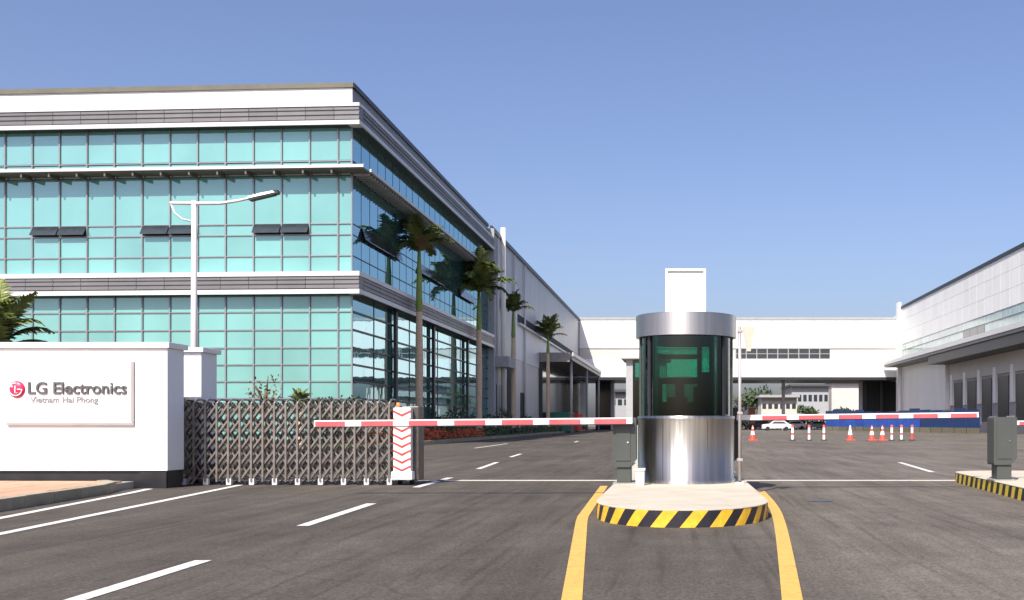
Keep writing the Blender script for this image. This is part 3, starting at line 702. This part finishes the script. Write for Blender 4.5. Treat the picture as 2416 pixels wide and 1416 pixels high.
palm('small dark palm added to stand in for a reflection in the front glass near the corner', X(708, 36), 36, 1.75, .5, shaft=False, n_=15, tr=.12, group=None, dry=0)  # palm added in place of vegetation mirrored in the glass
tree('sapling', 'thin young tree with sparse leaves added for a reflection in the aqua front glass', X(628, 37), 37, 3.1, .75, 150, .07, None, 'leaf_dry')  # young tree added in place of one mirrored in the glass
for k, (yy, h) in enumerate(((53, 1.8), (63, 1.5), (68, 2.1), (81, 1.7), (86, 2.3), (99, 1.8))):
    xx = -14.9+random.uniform(-.3, .3); mb = MB(); leafball(mb, xx, yy, h*.55+.17, .9, .9, h*.45, 260, .13)
    lab = ['round shrub before the first tall palm', 'shrub just beyond the first tall palm', 'taller shrub halfway between the first and second palms', 'shrub just beyond the second palm', 'large shrub at the end pier of the office', 'shrub between the third and fourth palms'][k]
    t = thing('shrub', lab, 'shrub', (xx, yy, .17), 'shrubs on the planting strip')
    mb.build('foliage', M['shrub'], t); MB().tube([(xx, yy, .17), (xx, yy, h*.6)], .05, 6).build('stem', M['bark'], t)
fb = MB()
for k in range(60): leafball(fb, -14.3+random.uniform(-.5, .5), 46+k*.45, .5, .5, .4, .35, 26, .1)
tag(fb.build('bedding_plants', M['flower']), 'orange-red bedding plants along the kerb by the first palm', 'flower bed', kind='stuff')
gc = MB()
for k in range(150): leafball(gc, -14.3+random.uniform(-.7, .6), 73+k*.55, .45, .5, .4, .4, 20, .14)
tag(gc.build('ground_cover', M['shrub']), 'low green ground cover on the strip past the bedding plants', 'ground cover', kind='stuff')
ht = MB()
for k in range(24): leafball(ht, X(745+k*4.3, 43), 43+random.uniform(-.3, .3), 1.35, .35, .4, .95, 60, .1)
tag(ht.build('clipped_hedge', M['shrub']), 'dark clipped hedge at the foot of the front glass near the corner', 'hedge', kind='stuff')

# ---------------------------------------------------------------- street lamp
ly = 28.0; lx = X(458, ly); lz = Z(478, ly)
lp = thing('street_lamp', 'pale street lamp with one long arm in front of the aqua office glass', 'street lamp', (lx, ly, 0))
MB().tube([(lx, ly, 0), (lx, ly, lz*.5), (lx, ly, lz+.05)], [.1, .085, .065], 12).build('pole', M['pole'], lp)
MB().lathe(lx, ly, [(.17, 0), (.17, .05), (.12, .08), (.12, .5), (.1, .55)], 12).build('base_plate', M['pole'], lp)
ap = [(X(402, ly), ly, Z(479, ly)), (lx, ly, Z(480, ly)), (X(520, ly), ly, Z(480, ly)), (X(560, ly), ly, Z(474, ly)), (X(588, ly), ly, Z(468, ly))]
MB().tube(ap, [.05, .05, .045, .04, .038], 8).build('arm', M['pole'], lp)
MB().tube([(X(404, ly), ly, Z(482, ly)), (X(412, ly), ly, Z(502, ly)), (X(430, ly), ly, Z(517, ly)), (X(455, ly), ly, Z(523, ly))], .03, 6).build('brace', M['alu_white'], lp)
h0 = Vector((X(582, ly), ly, Z(470, ly))); h1 = Vector((X(654, ly), ly, Z(454, ly))); d = (h1-h0).normalized(); up = Vector((-d.z, 0, d.x))
lm = MB()
for t_, wv, hv in ((0, .05, .035), (.12, .12, .045), (.5, .14, .055), (.9, .13, .045), (1, .08, .02)):
    c = h0.lerp(h1, t_)
    for a, b in ((-1, -.4), (1, -.4), (.8, 1), (-.8, 1)): lm.v.append(tuple(c + Vector((0, a*wv, 0)) + up*hv*b))
for i in range(4):
    for k in range(4): lm.f.append((i*4+k, i*4+(k+1) % 4, i*4+4+(k+1) % 4, i*4+4+k)); lm.sm.append(False)
lm.f += [(0, 1, 2, 3), (19, 18, 17, 16)]; lm.sm += [False, False]
hh = lm.build('lamp_head', M['white'], lp)
a_ = h0.lerp(h1, .1) - up*.05; b_ = h0.lerp(h1, .92) - up*.04
MB().bar(a_, b_, .05, .22).build('lens', M['lamp_dark'], hh)
MB().bar(h0.lerp(h1, .9), h1+d*.04, .1, .2).build('end_cap', M['lamp_dark'], hh)

# ---------------------------------------------------------------- name wall and gate pillar
wy = 17.8; wx = X(395, wy); wt = Z(812, wy)
nw_ = thing('name_wall', 'long white entrance wall on a black plinth carrying the grey company name', 'wall', (wx, wy, 0))
MB().bevbox(-20, wx, wy, wy+.6, Z(1111, wy), wt-.07, .008).build('wall_body', M['wall_white'], nw_)
MB().bevbox(-20, wx+.05, wy-.05, wy+.66, wt-.068, wt+.03, .008).build('coping', M['coping'], nw_)
MB().box(-20, wx-.02, wy+.05, wy+.55, .0, Z(1111, wy)-.002).build('plinth', M['plinth'], nw_)
MB().box(wx-.5, wx-.03, wy+.02, wy+.58, .0, Z(1113, wy)).build('plinth_end', M['plinth'], nw_)
k_ = wy/F
def wbox(name, px0, px1, py0, py1, dpt, m): return MB().bevbox(X(px0, wy), X(px1, wy), wy-dpt, wy-.002, Z(py1, wy), Z(py0, wy), .003).build(name, m, nw_)
wbox('trim_vertical', 311, 318, 853, 996, .035, M['trim']); wbox('trim_horizontal', 18, 318, 997.5, 1004, .04, M['trim'])
def text(s, px0, px1, base, m, depth, name, bold=0):
    cu = bpy.data.curves.new(name, 'FONT'); cu.body = s; cu.extrude = depth; cu.resolution_u = 4; cu.offset = bold
    o = bpy.data.objects.new('tmp', cu); COL.objects.link(o); dg = bpy.context.evaluated_depsgraph_get(); dg.update()
    me = bpy.data.meshes.new_from_object(o.evaluated_get(dg)); bpy.data.objects.remove(o); bpy.data.curves.remove(cu)
    xs = [v.co.x for v in me.vertices]; w_ = max(xs)-min(xs); tgt = (px1-px0)*k_; sx = tgt/w_
    for v in me.vertices: v.co = Vector(((v.co.x-min(xs))*sx, -v.co.z-depth, v.co.y*sx))
    me.materials.clear(); me.materials.append(m)
    for p in me.polygons: p.material_index = 0
    me.name = name; q = bpy.data.objects.new(name, me); link(q, nw_, (X(px0, wy), wy-.004, Z(base, wy))); return q
text('LG Electronics', 68, 300, 929, M['letter'], .012, 'company_lettering', .012)
text('Vietnam Hai Phong', 72, 232, 950, M['letter_pale'], .004, 'place_lettering', .012)
lc = (X(40, wy), Z(919, wy)); lr = 20*k_
lg = MB(); seg = 40
prof = [(0, .05), (.5, .043), (.8, .028), (1.0, .004), (1.0, 0)]
vs = []; fs = []
for k in range(seg):
    t_ = 2*math.pi*k/seg
    for r_, dd in prof: vs.append((lc[0]+lr*r_*math.cos(t_), wy-.003-dd, lc[1]+lr*r_*math.sin(t_)))
for k in range(seg):
    k2 = (k+1) % seg
    for i in range(len(prof)-1): fs.append((k*5+i, k*5+i+1, k2*5+i+1, k2*5+i))
lg.add(vs, fs, True); em = lg.build('round_emblem', M['logo_red'], nw_)
def arc(r_, a0, a1, n_=20): return [(lc[0]+lr*r_*math.cos(R(a0+(a1-a0)*k/n_)), wy-.04, lc[1]+lr*r_*math.sin(R(a0+(a1-a0)*k/n_))) for k in range(n_+1)]
rg = MB(); rg.tube(arc(.74, 82, 360), .0095, 6); rg.tube([(lc[0]+lr*.74, wy-.04, lc[1]), (lc[0]+lr*.25, wy-.052, lc[1])], .0095, 6)
rg.build('emblem_ring', M['white'], em)
MB().tube([(lc[0]-.0*lr, wy-.055, lc[1]+lr*.42), (lc[0], wy-.057, lc[1]-lr*.42), (lc[0]+lr*.3, wy-.055, lc[1]-lr*.42)], .0085, 6).build('emblem_stroke', M['white'], em)
MB().tube([(lc[0]-lr*.38, wy-.045, lc[1]+lr*.34), (lc[0]-lr*.38, wy-.056, lc[1]+lr*.34)], .016, 10).build('emblem_dot', M['white'], em)
# gate pillar behind the wall
py_ = 19.25; px1_ = X(475, py_); ptz = Z(824, py_)
gp = thing('gate_pillar', 'square white gate pillar with flat coping just behind the name wall', 'pillar', (px1_-.4, py_, 0))
MB().bevbox(px1_-1.0, px1_, py_, py_+.65, .35, ptz-.06, .008).build('pillar_body', M['wall_white'], gp)
MB().bevbox(px1_-1.05, px1_+.06, py_-.06, py_+.72, ptz-.058, ptz+.03, .008).build('coping', M['coping'], gp)
MB().box(px1_-.98, px1_-.02, py_+.02, py_+.63, 0, .348).build('plinth', M['plinth'], gp)

# ---------------------------------------------------------------- retractable scissor gate
gy = 18.93; gx0, gx1 = X(447, gy), X(928, gy); gh = 1.52
rg_ = thing('retractable_gate', 'long steel scissor gate half drawn across the left lanes', 'gate', ((gx0+gx1)/2, gy, 0))
nf = 19; sp = (gx1-gx0)/(nf-1); yf, yb = gy-.2, gy+.2
fmb = MB()
for yy in (yf-.075, yb): fmb.bar((0, yy-gy, .07), (0, yy-gy, gh), .034, .03)
fmb.tube([(0, -.275, gh-.02), (0, -.12, gh+.06), (0, .12, gh+.06), (0, .2, gh-.02)], .02, 5)
for zz in (.12, .55, 1.0): fmb.bar((0, -.2, zz), (0, .2, zz), .02, .02)
fme = fmb.mesh('gate_frame', M['gate_steel'])
ftm = MB().bevbox(-.045, .045, -.27, -.19, .01, .13, .01).bevbox(-.02, .02, -.235, -.205, .13, .2, .005).mesh('wheel_foot', M['white_plastic'])
for i in range(nf):
    x = gx0+sp*i; o = bpy.data.objects.new('gate_frame', fme); link(o, rg_, (x, gy, 0))
    if i % 2 == 0: o = bpy.data.objects.new('wheel_foot', ftm); link(o, rg_, (x, gy, 0))
levels = [.10, .38, .66, .94, 1.22]; rh = .28
bms = {}
for s in (1, -1):
    mb = MB(); mb.bar((-sp/2, 0, -rh/2*s), (sp/2, 0, rh/2*s), .03, .02); mb.tube([(0, -.018, 0), (0, .018, 0)], .024, 6); bms[s] = mb.mesh('scissor_bar', M['gate_steel'])
for i in range(nf-1):
    for z in levels:
        for s in (1, -1):
            o = bpy.data.objects.new('scissor_bar', bms[s]); link(o, rg_, (gx0+sp*(i+.5), yf-.028-.022*s, z+rh/2))
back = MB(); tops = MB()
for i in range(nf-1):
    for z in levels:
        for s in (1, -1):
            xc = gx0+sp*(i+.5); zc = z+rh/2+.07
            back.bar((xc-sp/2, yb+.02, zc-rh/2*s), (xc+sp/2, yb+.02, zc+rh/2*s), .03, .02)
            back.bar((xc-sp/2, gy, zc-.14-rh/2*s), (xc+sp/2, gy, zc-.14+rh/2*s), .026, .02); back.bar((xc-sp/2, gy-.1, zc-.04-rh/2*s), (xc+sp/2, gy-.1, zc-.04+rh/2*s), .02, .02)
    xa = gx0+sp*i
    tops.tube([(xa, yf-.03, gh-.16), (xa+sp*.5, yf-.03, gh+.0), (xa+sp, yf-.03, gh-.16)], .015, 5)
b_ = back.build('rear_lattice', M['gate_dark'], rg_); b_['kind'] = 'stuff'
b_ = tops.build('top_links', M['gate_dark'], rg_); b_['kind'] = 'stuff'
for z in (.3, 1.46): MB().box(gx0, gx1, gy+.06, gy+.1, z, z+.05).build('rear_rail', M['gate_dark'], rg_)
MB().bevbox(gx0-.12, gx0-.03, gy-.24, gy+.24, 0, 1.62, .01).build('anchor_post', M['gate_steel'], rg_)
# motor head of the gate: round-topped white post with red chevrons, steel housing behind
hx = X(951, 18.72); hy = 18.72
gm = thing('gate_post', 'white post with red chevrons and a steel back, at the end of the scissor gate', 'post', (hx, hy, 0))
hw = 21/F*hy
MB().bevbox(hx-hw, hx+hw, hy-.08, hy+.1, Z(1124, hy), Z(962, hy), .03).build('post_body', M['white_plastic'], gm)
MB().bevbox(hx-hw-.03, hx+hw+.03, hy-.11, hy+.11, Z(1132, hy), Z(1112, hy), .02).build('post_foot', M['white_plastic'], gm)
MB().bevbox(hx-hw-.03, hx+hw+.10, hy+.1, hy+.5, .08, Z(958, hy), .02).build('drive_housing', M['gate_dark'], gm)
MB().bevbox(hx-hw-.06, hx-hw-.0, hy+.12, hy+.4, .1, Z(960, hy), .01).build('lock_jamb', M['gate_steel'], gm)
for k in range(9):
    zc = Z(968+18.5*k, hy); t_ = .034; fy = hy-.085; dz = .075
    if k == 8: continue
    for s in (-1, 1):
        pass
    MB().add([(hx-hw+.004, fy, zc), (hx, fy, zc-dz), (hx+hw-.004, fy, zc), (hx+hw-.004, fy, zc-t_), (hx, fy, zc-dz-t_*1.3), (hx-hw+.004, fy, zc-t_),
              (hx-hw+.004, fy+.004, zc), (hx, fy+.004, zc-dz), (hx+hw-.004, fy+.004, zc), (hx+hw-.004, fy+.004, zc-t_), (hx, fy+.004, zc-dz-t_*1.3), (hx-hw+.004, fy+.004, zc-t_)],
             [(0, 5, 4, 1), (1, 4, 3, 2), (0, 1, 7, 6), (1, 2, 8, 7), (3, 4, 10, 9), (4, 5, 11, 10)]).build('chevron', M['red'], gm)
MB().tube([(hx-.1, hy+.05, Z(962, hy)), (hx-.1, hy+.05, Z(950, hy))], .035, 10).build('warning_lamp', M['orange'], gm)
for dx in (-.12, .1): MB().tube([(hx+dx-.03, hy+.25, .06), (hx+dx+.03, hy+.25, .06)], .06, 12).build('wheel', M['rubber'], gm)

# ---------------------------------------------------------------- traffic islands
def island(name, label, poly, h, stripe, cat='traffic island'):
    xs = [p[0] for p in poly]; ys = [p[1] for p in poly]
    t = thing(name, label, cat, (sum(xs)/len(xs), min(ys)+1, 0))
    me = MB(); n_ = len(poly); acc = [0]
    for i in range(n_): acc.append(acc[-1] + (Vector(poly[(i+1) % n_])-Vector(poly[i])).length)
    for i in range(n_):
        a, b = poly[i], poly[(i+1) % n_]; me.add([(a[0], a[1], .006), (b[0], b[1], .006), (b[0], b[1], h-.012), (a[0], a[1], h-.012)], [(0, 1, 2, 3)])
    o = me.build('striped_kerb', stripe, t); uv = o.data.uv_layers.new(name='UVMap'); 
    for i in range(n_):
        for k, (u, v) in enumerate(((acc[i], 0), (acc[i+1], 0), (acc[i+1], h), (acc[i], h))): uv.data[i*4+k].uv = (u, v)
    c = Vector((sum(xs)/n_, sum(ys)/n_)); tp = MB()
    inn = [(p[0]+(c.x-p[0])*.018, p[1]+(.02 if p[1] < c.y else -.02)) for p in poly]
    out = [(p[0]-(c.x-p[0])*.004, p[1]) for p in poly]
    tp.add([(x_, y_, h-.014) for x_, y_ in out] + [(x_, y_, h-.005) for x_, y_ in out] + [(x_, y_, h) for x_, y_ in inn],
           [(i, (i+1) % n_, n_+(i+1) % n_, n_+i) for i in range(n_)] + [(n_+i, n_+(i+1) % n_, 2*n_+(i+1) % n_, 2*n_+i) for i in range(n_)] + [tuple(range(2*n_, 3*n_))])
    tp.build('concrete_top', M['concrete'], t); return t
def bullet(x0, x1, y0, y1, nose, tail):
    cx = (x0+x1)/2; a = (x1-x0)/2; P = []
    for k in range(25):      # counter-clockwise, front nose from left to right
        t_ = math.pi + math.pi*k/24; c, s = math.cos(t_), math.sin(t_); e = 2/2.15
        P.append((cx + a*math.copysign(abs(c)**e, c), y0+nose + nose*math.copysign(abs(s)**e, s)))
    for k in range(17):
        t_ = math.pi*k/16; c, s = math.cos(t_), math.sin(t_)
        P.append((cx + a*math.copysign(abs(c)**.7, c), y1-tail + tail*abs(s)**.7))
    return P
IH = .205
island('traffic_island', 'pale concrete island under the guard booth with yellow and black striped nose', bullet(-1.0, 1.10, 11.1, 27.5, 1.5, .8), IH, M['stripe'])
ri = bullet(5.0, 7.3, 9.0, 20.2, 1.2, .8)
island('traffic_island', 'right-hand island with yellow and black striped kerb under the grey barrier cabinet', [(x_+(y_-14)*.06*(1 if x_ < 6 else .3), y_) for x_, y_ in ri], IH, M['stripe2'])

# ---------------------------------------------------------------- guard booth
bxc, byc = X(1618.5, 16.38), 16.38; br_ = .775
zl, zr0, zr1 = Z(981, byc-br_), Z(789, byc-br_), Z(735, byc-br_)
gb = thing('guard_booth', 'round stainless steel guard booth with dark green glass on the middle island', 'booth', (bxc, byc, IH))
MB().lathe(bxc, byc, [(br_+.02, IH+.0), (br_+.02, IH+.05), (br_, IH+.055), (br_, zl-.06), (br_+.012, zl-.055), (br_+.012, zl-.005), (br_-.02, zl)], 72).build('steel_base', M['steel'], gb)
for a in (242, 262.5, 295): MB().shell(bxc, byc, br_-.004, br_+.003, a, a+.5, IH+.06, zl-.07, 1).build('panel_seam', M['dark'], gb)
MB().lathe(bxc, byc, [(br_-.03, zr0), (br_+.03, zr0)], 72).lathe(bxc, byc, [(br_+.03, zr0), (br_+.03, zr1-.012)], 72).lathe(bxc, byc, [(br_+.03, zr1-.012), (br_+.018, zr1-.001)], 72, smooth=False).build('roof_ring', M['steel_roof'], gb)
MB().lathe(bxc, byc, [(br_+.018, zr1-.002), (0, zr1+.01)], 72).build('roof_cover', M['concrete_grey'], gb)
MB().lathe(bxc, byc, [(0, zr0-.004), (br_-.02, zr0-.004)], 40).build('ceiling', M['shade_dark'], gb)
MB().lathe(bxc, byc, [(0, IH+.06), (br_-.03, IH+.06)], 40).build('booth_floor', M['plinth'], gb)
posts = [188, 219, 323, 352]
for a0, a1 in ((188, 219), (219, 323), (323, 352)):
    MB().shell(bxc, byc, br_-.06, br_-.045, a0+1.5, a1-1.5, zl, zr0-.01, max(4, int((a1-a0)/4))).build('glass_panel', M['booth_glass'], gb)
for a in posts: MB().shell(bxc, byc, br_-.08, br_-.02, a-2.2, a+2.2, zl-.01, zr0-.006, 2).build('frame_post', M['machine'] if a in (188, 352) else M['dark'], gb)
# rear: solid dark panels pierced by windows
ri0, ri1 = br_-.08, br_-.04
for a0, a1, z0, z1_ in ((-5.8, 185.8, zl-.01, 1.43), (-5.8, 185.8, 2.42, zr0-.006), (74, 134, 1.80, 1.90), (74, 134, 2.22, 2.30), (134, 185.8, 1.43, 2.42), (56, 74, 1.43, 2.0), (92, 104, 1.43, 1.80), (74, 134, 1.43, 1.5), (-5.8, 56, 1.43, 2.42), (124, 134, 1.5, 1.8), (68, 74, 2.0, 2.42)):
    MB().shell(bxc, byc, ri0, ri1, a0, a1, z0, z1_, 24 if a1-a0 > 60 else 6).build('rear_panel', M['shade_dark'], gb)
for a0, a1, z0, z1_ in ((74, 134, 1.9, 2.42), (74, 92, 1.5, 1.80), (104, 124, 1.5, 1.80), (56, 68, 2.0, 2.42)):
    MB().shell(bxc, byc, ri0+.01, ri0+.018, a0, a1, z0, z1_, 12).build('rear_glass', M['rear_glass'], gb)
MB().lathe(bxc, byc, [(0, zl-.1), (br_-.09, zl-.1), (br_-.09, zl-.06), (0, zl-.06)], 40, 200, 340).build('desk', M['plinth'], gb)
mo = thing('monitor', 'black monitor on the desk inside the guard booth', 'monitor', (bxc-.1, byc-.25, zl-.06))
MB().bevbox(bxc-.3, bxc+.02, byc-.28, byc-.25, zl+.06, zl+.3, .01).build('screen_case', M['machine_dark'], mo)
MB().bevbox(bxc-.2, bxc-.08, byc-.27, byc-.2, zl-.06, zl+.08, .01).build('stand', M['machine_dark'], mo)
ch = thing('office_chair', 'dark high-backed chair inside the guard booth', 'chair', (bxc+.3, byc+.1, IH+.06))
MB().bevbox(bxc+.12, bxc+.5, byc+.25, byc+.32, 1.0, 1.75, .03).build('backrest', M['machine_dark'], ch)
MB().bevbox(bxc+.1, bxc+.52, byc-.1, byc+.3, .82, .92, .03).build('seat', M['machine_dark'], ch)
MB().tube([(bxc+.31, byc+.1, IH+.06), (bxc+.31, byc+.1, .82)], .04, 8).build('stem', M['machine_dark'], ch)
# white box sign on the roof
sb = thing('roof_sign', 'blank white square box sign on top of the guard booth', 'sign', (X(1618, byc), byc, zr1+.02))
sx0, sx1, sz0, sz1 = X(1570, byc), X(1665, byc), zr1+.012, Z(636, byc)
MB().bevbox(sx0+.03, sx1-.03, byc-.06, byc+.2, sz0, sz1-.03, .006).build('sign_face', M['cream'], sb)
fr_ = MB().box(sx0, sx0+.035, byc-.09, byc+.22, sz0, sz1).box(sx1-.035, sx1, byc-.09, byc+.22, sz0, sz1).box(sx0+.035, sx1-.035, byc-.09, byc+.22, sz1-.035, sz1)
fr_.build('sign_frame', M['white'], sb)
# slim pole with pennant sign to the right of the booth
plx, ply = X(1745.5, 15.75), 15.75
sp_ = thing('sign_pole', 'slim grey pole with a pale tapered pennant plate beside the booth', 'sign pole', (plx, ply, IH))
MB().tube([(plx, ply, IH), (plx, ply, Z(770, ply))], .026, 10).build('pole', M['trim'], sp_)
MB().lathe(plx, ply, [(.07, IH), (.07, IH+.02), (.035, IH+.03)], 12).build('base_flange', M['white_plastic'], sp_)
a_ = [(X(1751, ply), Z(771, ply)), (X(1783, ply), Z(771, ply)), (X(1771, ply), Z(829, ply)), (X(1762, ply), Z(829, ply))]
MB().add([(x_, ply-.02, z_) for x_, z_ in a_] + [(x_, ply+.02, z_) for x_, z_ in a_], [(3, 2, 1, 0), (4, 5, 6, 7), (0, 1, 5, 4), (1, 2, 6, 5), (2, 3, 7, 6), (3, 0, 4, 7)]).build('pennant_plate', M['pennant'], sp_)
for zz in (Z(782, ply), Z(975, ply), Z(1085, ply)): MB().bevbox(plx-.04, plx+.045, ply-.03, ply+.03, zz-.02, zz+.02, .005).build('clamp', M['trim'], sp_)
# narrow kiosk behind the booth
kk = thing('rear_kiosk', 'narrow grey kiosk with green side glass half hidden behind the round booth', 'kiosk', (-.8, 24.6, IH))
kx0, kx1, kz = X(1477, 24.2), X(1572, 24.2), Z(828, 24.2)
MB().box(kx0, kx0+.16, 24.2, 25.6, IH, kz-.2).box(kx1-.16, kx1, 24.2, 25.6, IH, kz-.2).build('side_wall', M['far_grey'], kk)
MB().bevbox(kx0-.12, kx1+.1, 24.05, 25.75, kz-.2, kz, .03).build('roof', M['clad_beige'], kk)
MB().box(kx0+.16, kx1-.16, 24.25, 25.6, IH, 1.1).build('lower_panel', M['far_grey'], kk)
MB().box(kx0+.16, kx1-.16, 24.3, 24.33, 1.1, kz-.2).build('glass_panel', M['booth_glass'], kk)
MB().box(kx0+.16, kx1-.16, 25.5, 25.55, 1.1, 2.2).build('back_panel', M['green_box'], kk)
bb = thing('litter_box', 'small white box on the island between the cabinet and the booth base', 'box', (X(1508, 15.4), 15.4, IH))
MB().bevbox(X(1500, 15.4), X(1520, 15.4), 15.35, 15.6, IH, Z(1110, 15.4), .012).build('box_body', M['white_plastic'], bb)
MB().bevbox(X(1498, 15.4), X(1522, 15.4), 15.33, 15.62, Z(1110, 15.4), Z(1106, 15.4), .005).build('box_lid', M['cream'], bb)

# ---------------------------------------------------------------- barrier machines and arms
def cabinet(label, px0, px1, Y, top, mm='machine', deep=.36):
    x0, x1 = X(px0, Y), X(px1, Y); zt_ = Z(top, Y)
    t = thing('barrier_gate', label, 'barrier', ((x0+x1)/2, Y+deep/2, IH), 'lane barriers')
    zb_ = IH+.26
    # housing with a chamfered lower right corner as in the photo
    w_ = x1-x0; pf = [(x0+.01, zb_), (x1-.10, zb_), (x1, zb_+.12), (x1, zt_-.02), (x1-.02, zt_), (x0+.02, zt_), (x0, zt_-.02), (x0, zb_+.03)]
    n_ = len(pf); mb = MB().add([(x_, Y, z_) for x_, z_ in pf] + [(x_, Y+deep, z_) for x_, z_ in pf], [tuple(range(n_)), tuple(range(n_, 2*n_))[::-1]] + [(i, n_+i, n_+(i+1) % n_, (i+1) % n_) for i in range(n_)])
    mb.build('housing', M[mm], t)
    MB().bevbox(x0+.05, x1-.09, Y-.012, Y-.001, zb_+.1, zt_-.1, .004).build('door', M[mm], t)
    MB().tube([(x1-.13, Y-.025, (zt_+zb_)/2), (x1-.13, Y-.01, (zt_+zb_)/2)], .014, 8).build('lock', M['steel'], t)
    MB().bevbox(x0+.06, x1-.08, Y+.03, Y+deep-.03, IH+.02, zb_-.001, .01).build('pedestal', M['machine_dark'] if mm != 'machine' else M['machine'], t)
    MB().box(x0+.0, x1-.02, Y-.02, Y+deep+.02, IH, IH+.02).build('base_plate', M['concrete_grey'], t)
    return t
CB1 = cabinet('grey barrier left of the booth with its long arm across the left lanes', 1446, 1501, 15.7, 985)
CB2 = cabinet('dark barrier half hidden behind the booth, its arm across the right lane', 1688, 1743, 17.2, 962, 'machine_dark')
CB3 = cabinet('grey barrier on the right-hand island, cut by the picture edge', 2345, 2400, 16.6, 984)
def arm(cab, p, q, segs, hh_=.095):
    p = Vector(p); q = Vector(q); L_ = (q-p).length; d = (q-p)/L_; up_ = Vector((0, 0, hh_*.5))
    core = MB().bar(p, q, hh_*.78, .045).build('arm', M['white'], cab)
    W[core.name] = W[cab.name]
    for a, b in segs: MB().bar(p+d*a*L_, p+d*b*L_, hh_*.80, .052).build('red_band', M['red_faded'], core)
    MB().bar(p+up_, q+up_, .02, .05).build('top_rail', M['white'], core)
    MB().bar(p-up_, q-up_, .014, .05).build('rubber_edge', M['machine_dark'], core)
def fr(px_list, p0, p1): return [((a-p0)/(p1-p0), (b-p0)/(p1-p0)) for a, b in px_list]
Ya = 15.6
arm(CB1, (X(1492, Ya), Ya, Z(994, Ya)), (X(742, Ya), Ya, Z(1001, Ya)),
    fr([(1478, 1402), (1370, 1296), (1258, 1184), (1146, 1072), (1033, 965), (928, 853), (815, 745)], 1492, 742))
Yb = 17.1
arm(CB2, (X(1738, Yb), Yb, Z(987, Yb)), (X(2308, Yb), Yb, Z(980, Yb)),
    fr([(1798, 1856), (1884, 1944), (1978, 2034), (2066, 2120), (2154, 2212), (2242, 2304)], 1738, 2308), .085)
Yc = 16.8
arm(CB3, (X(2398, Yc), Yc, Z(999, Yc)), (X(2900, Yc), Yc, Z(999, Yc)),
    fr([(2404, 2470), (2520, 2590), (2640, 2710)], 2398, 2900), .07)

SC.render.engine = 'CYCLES'
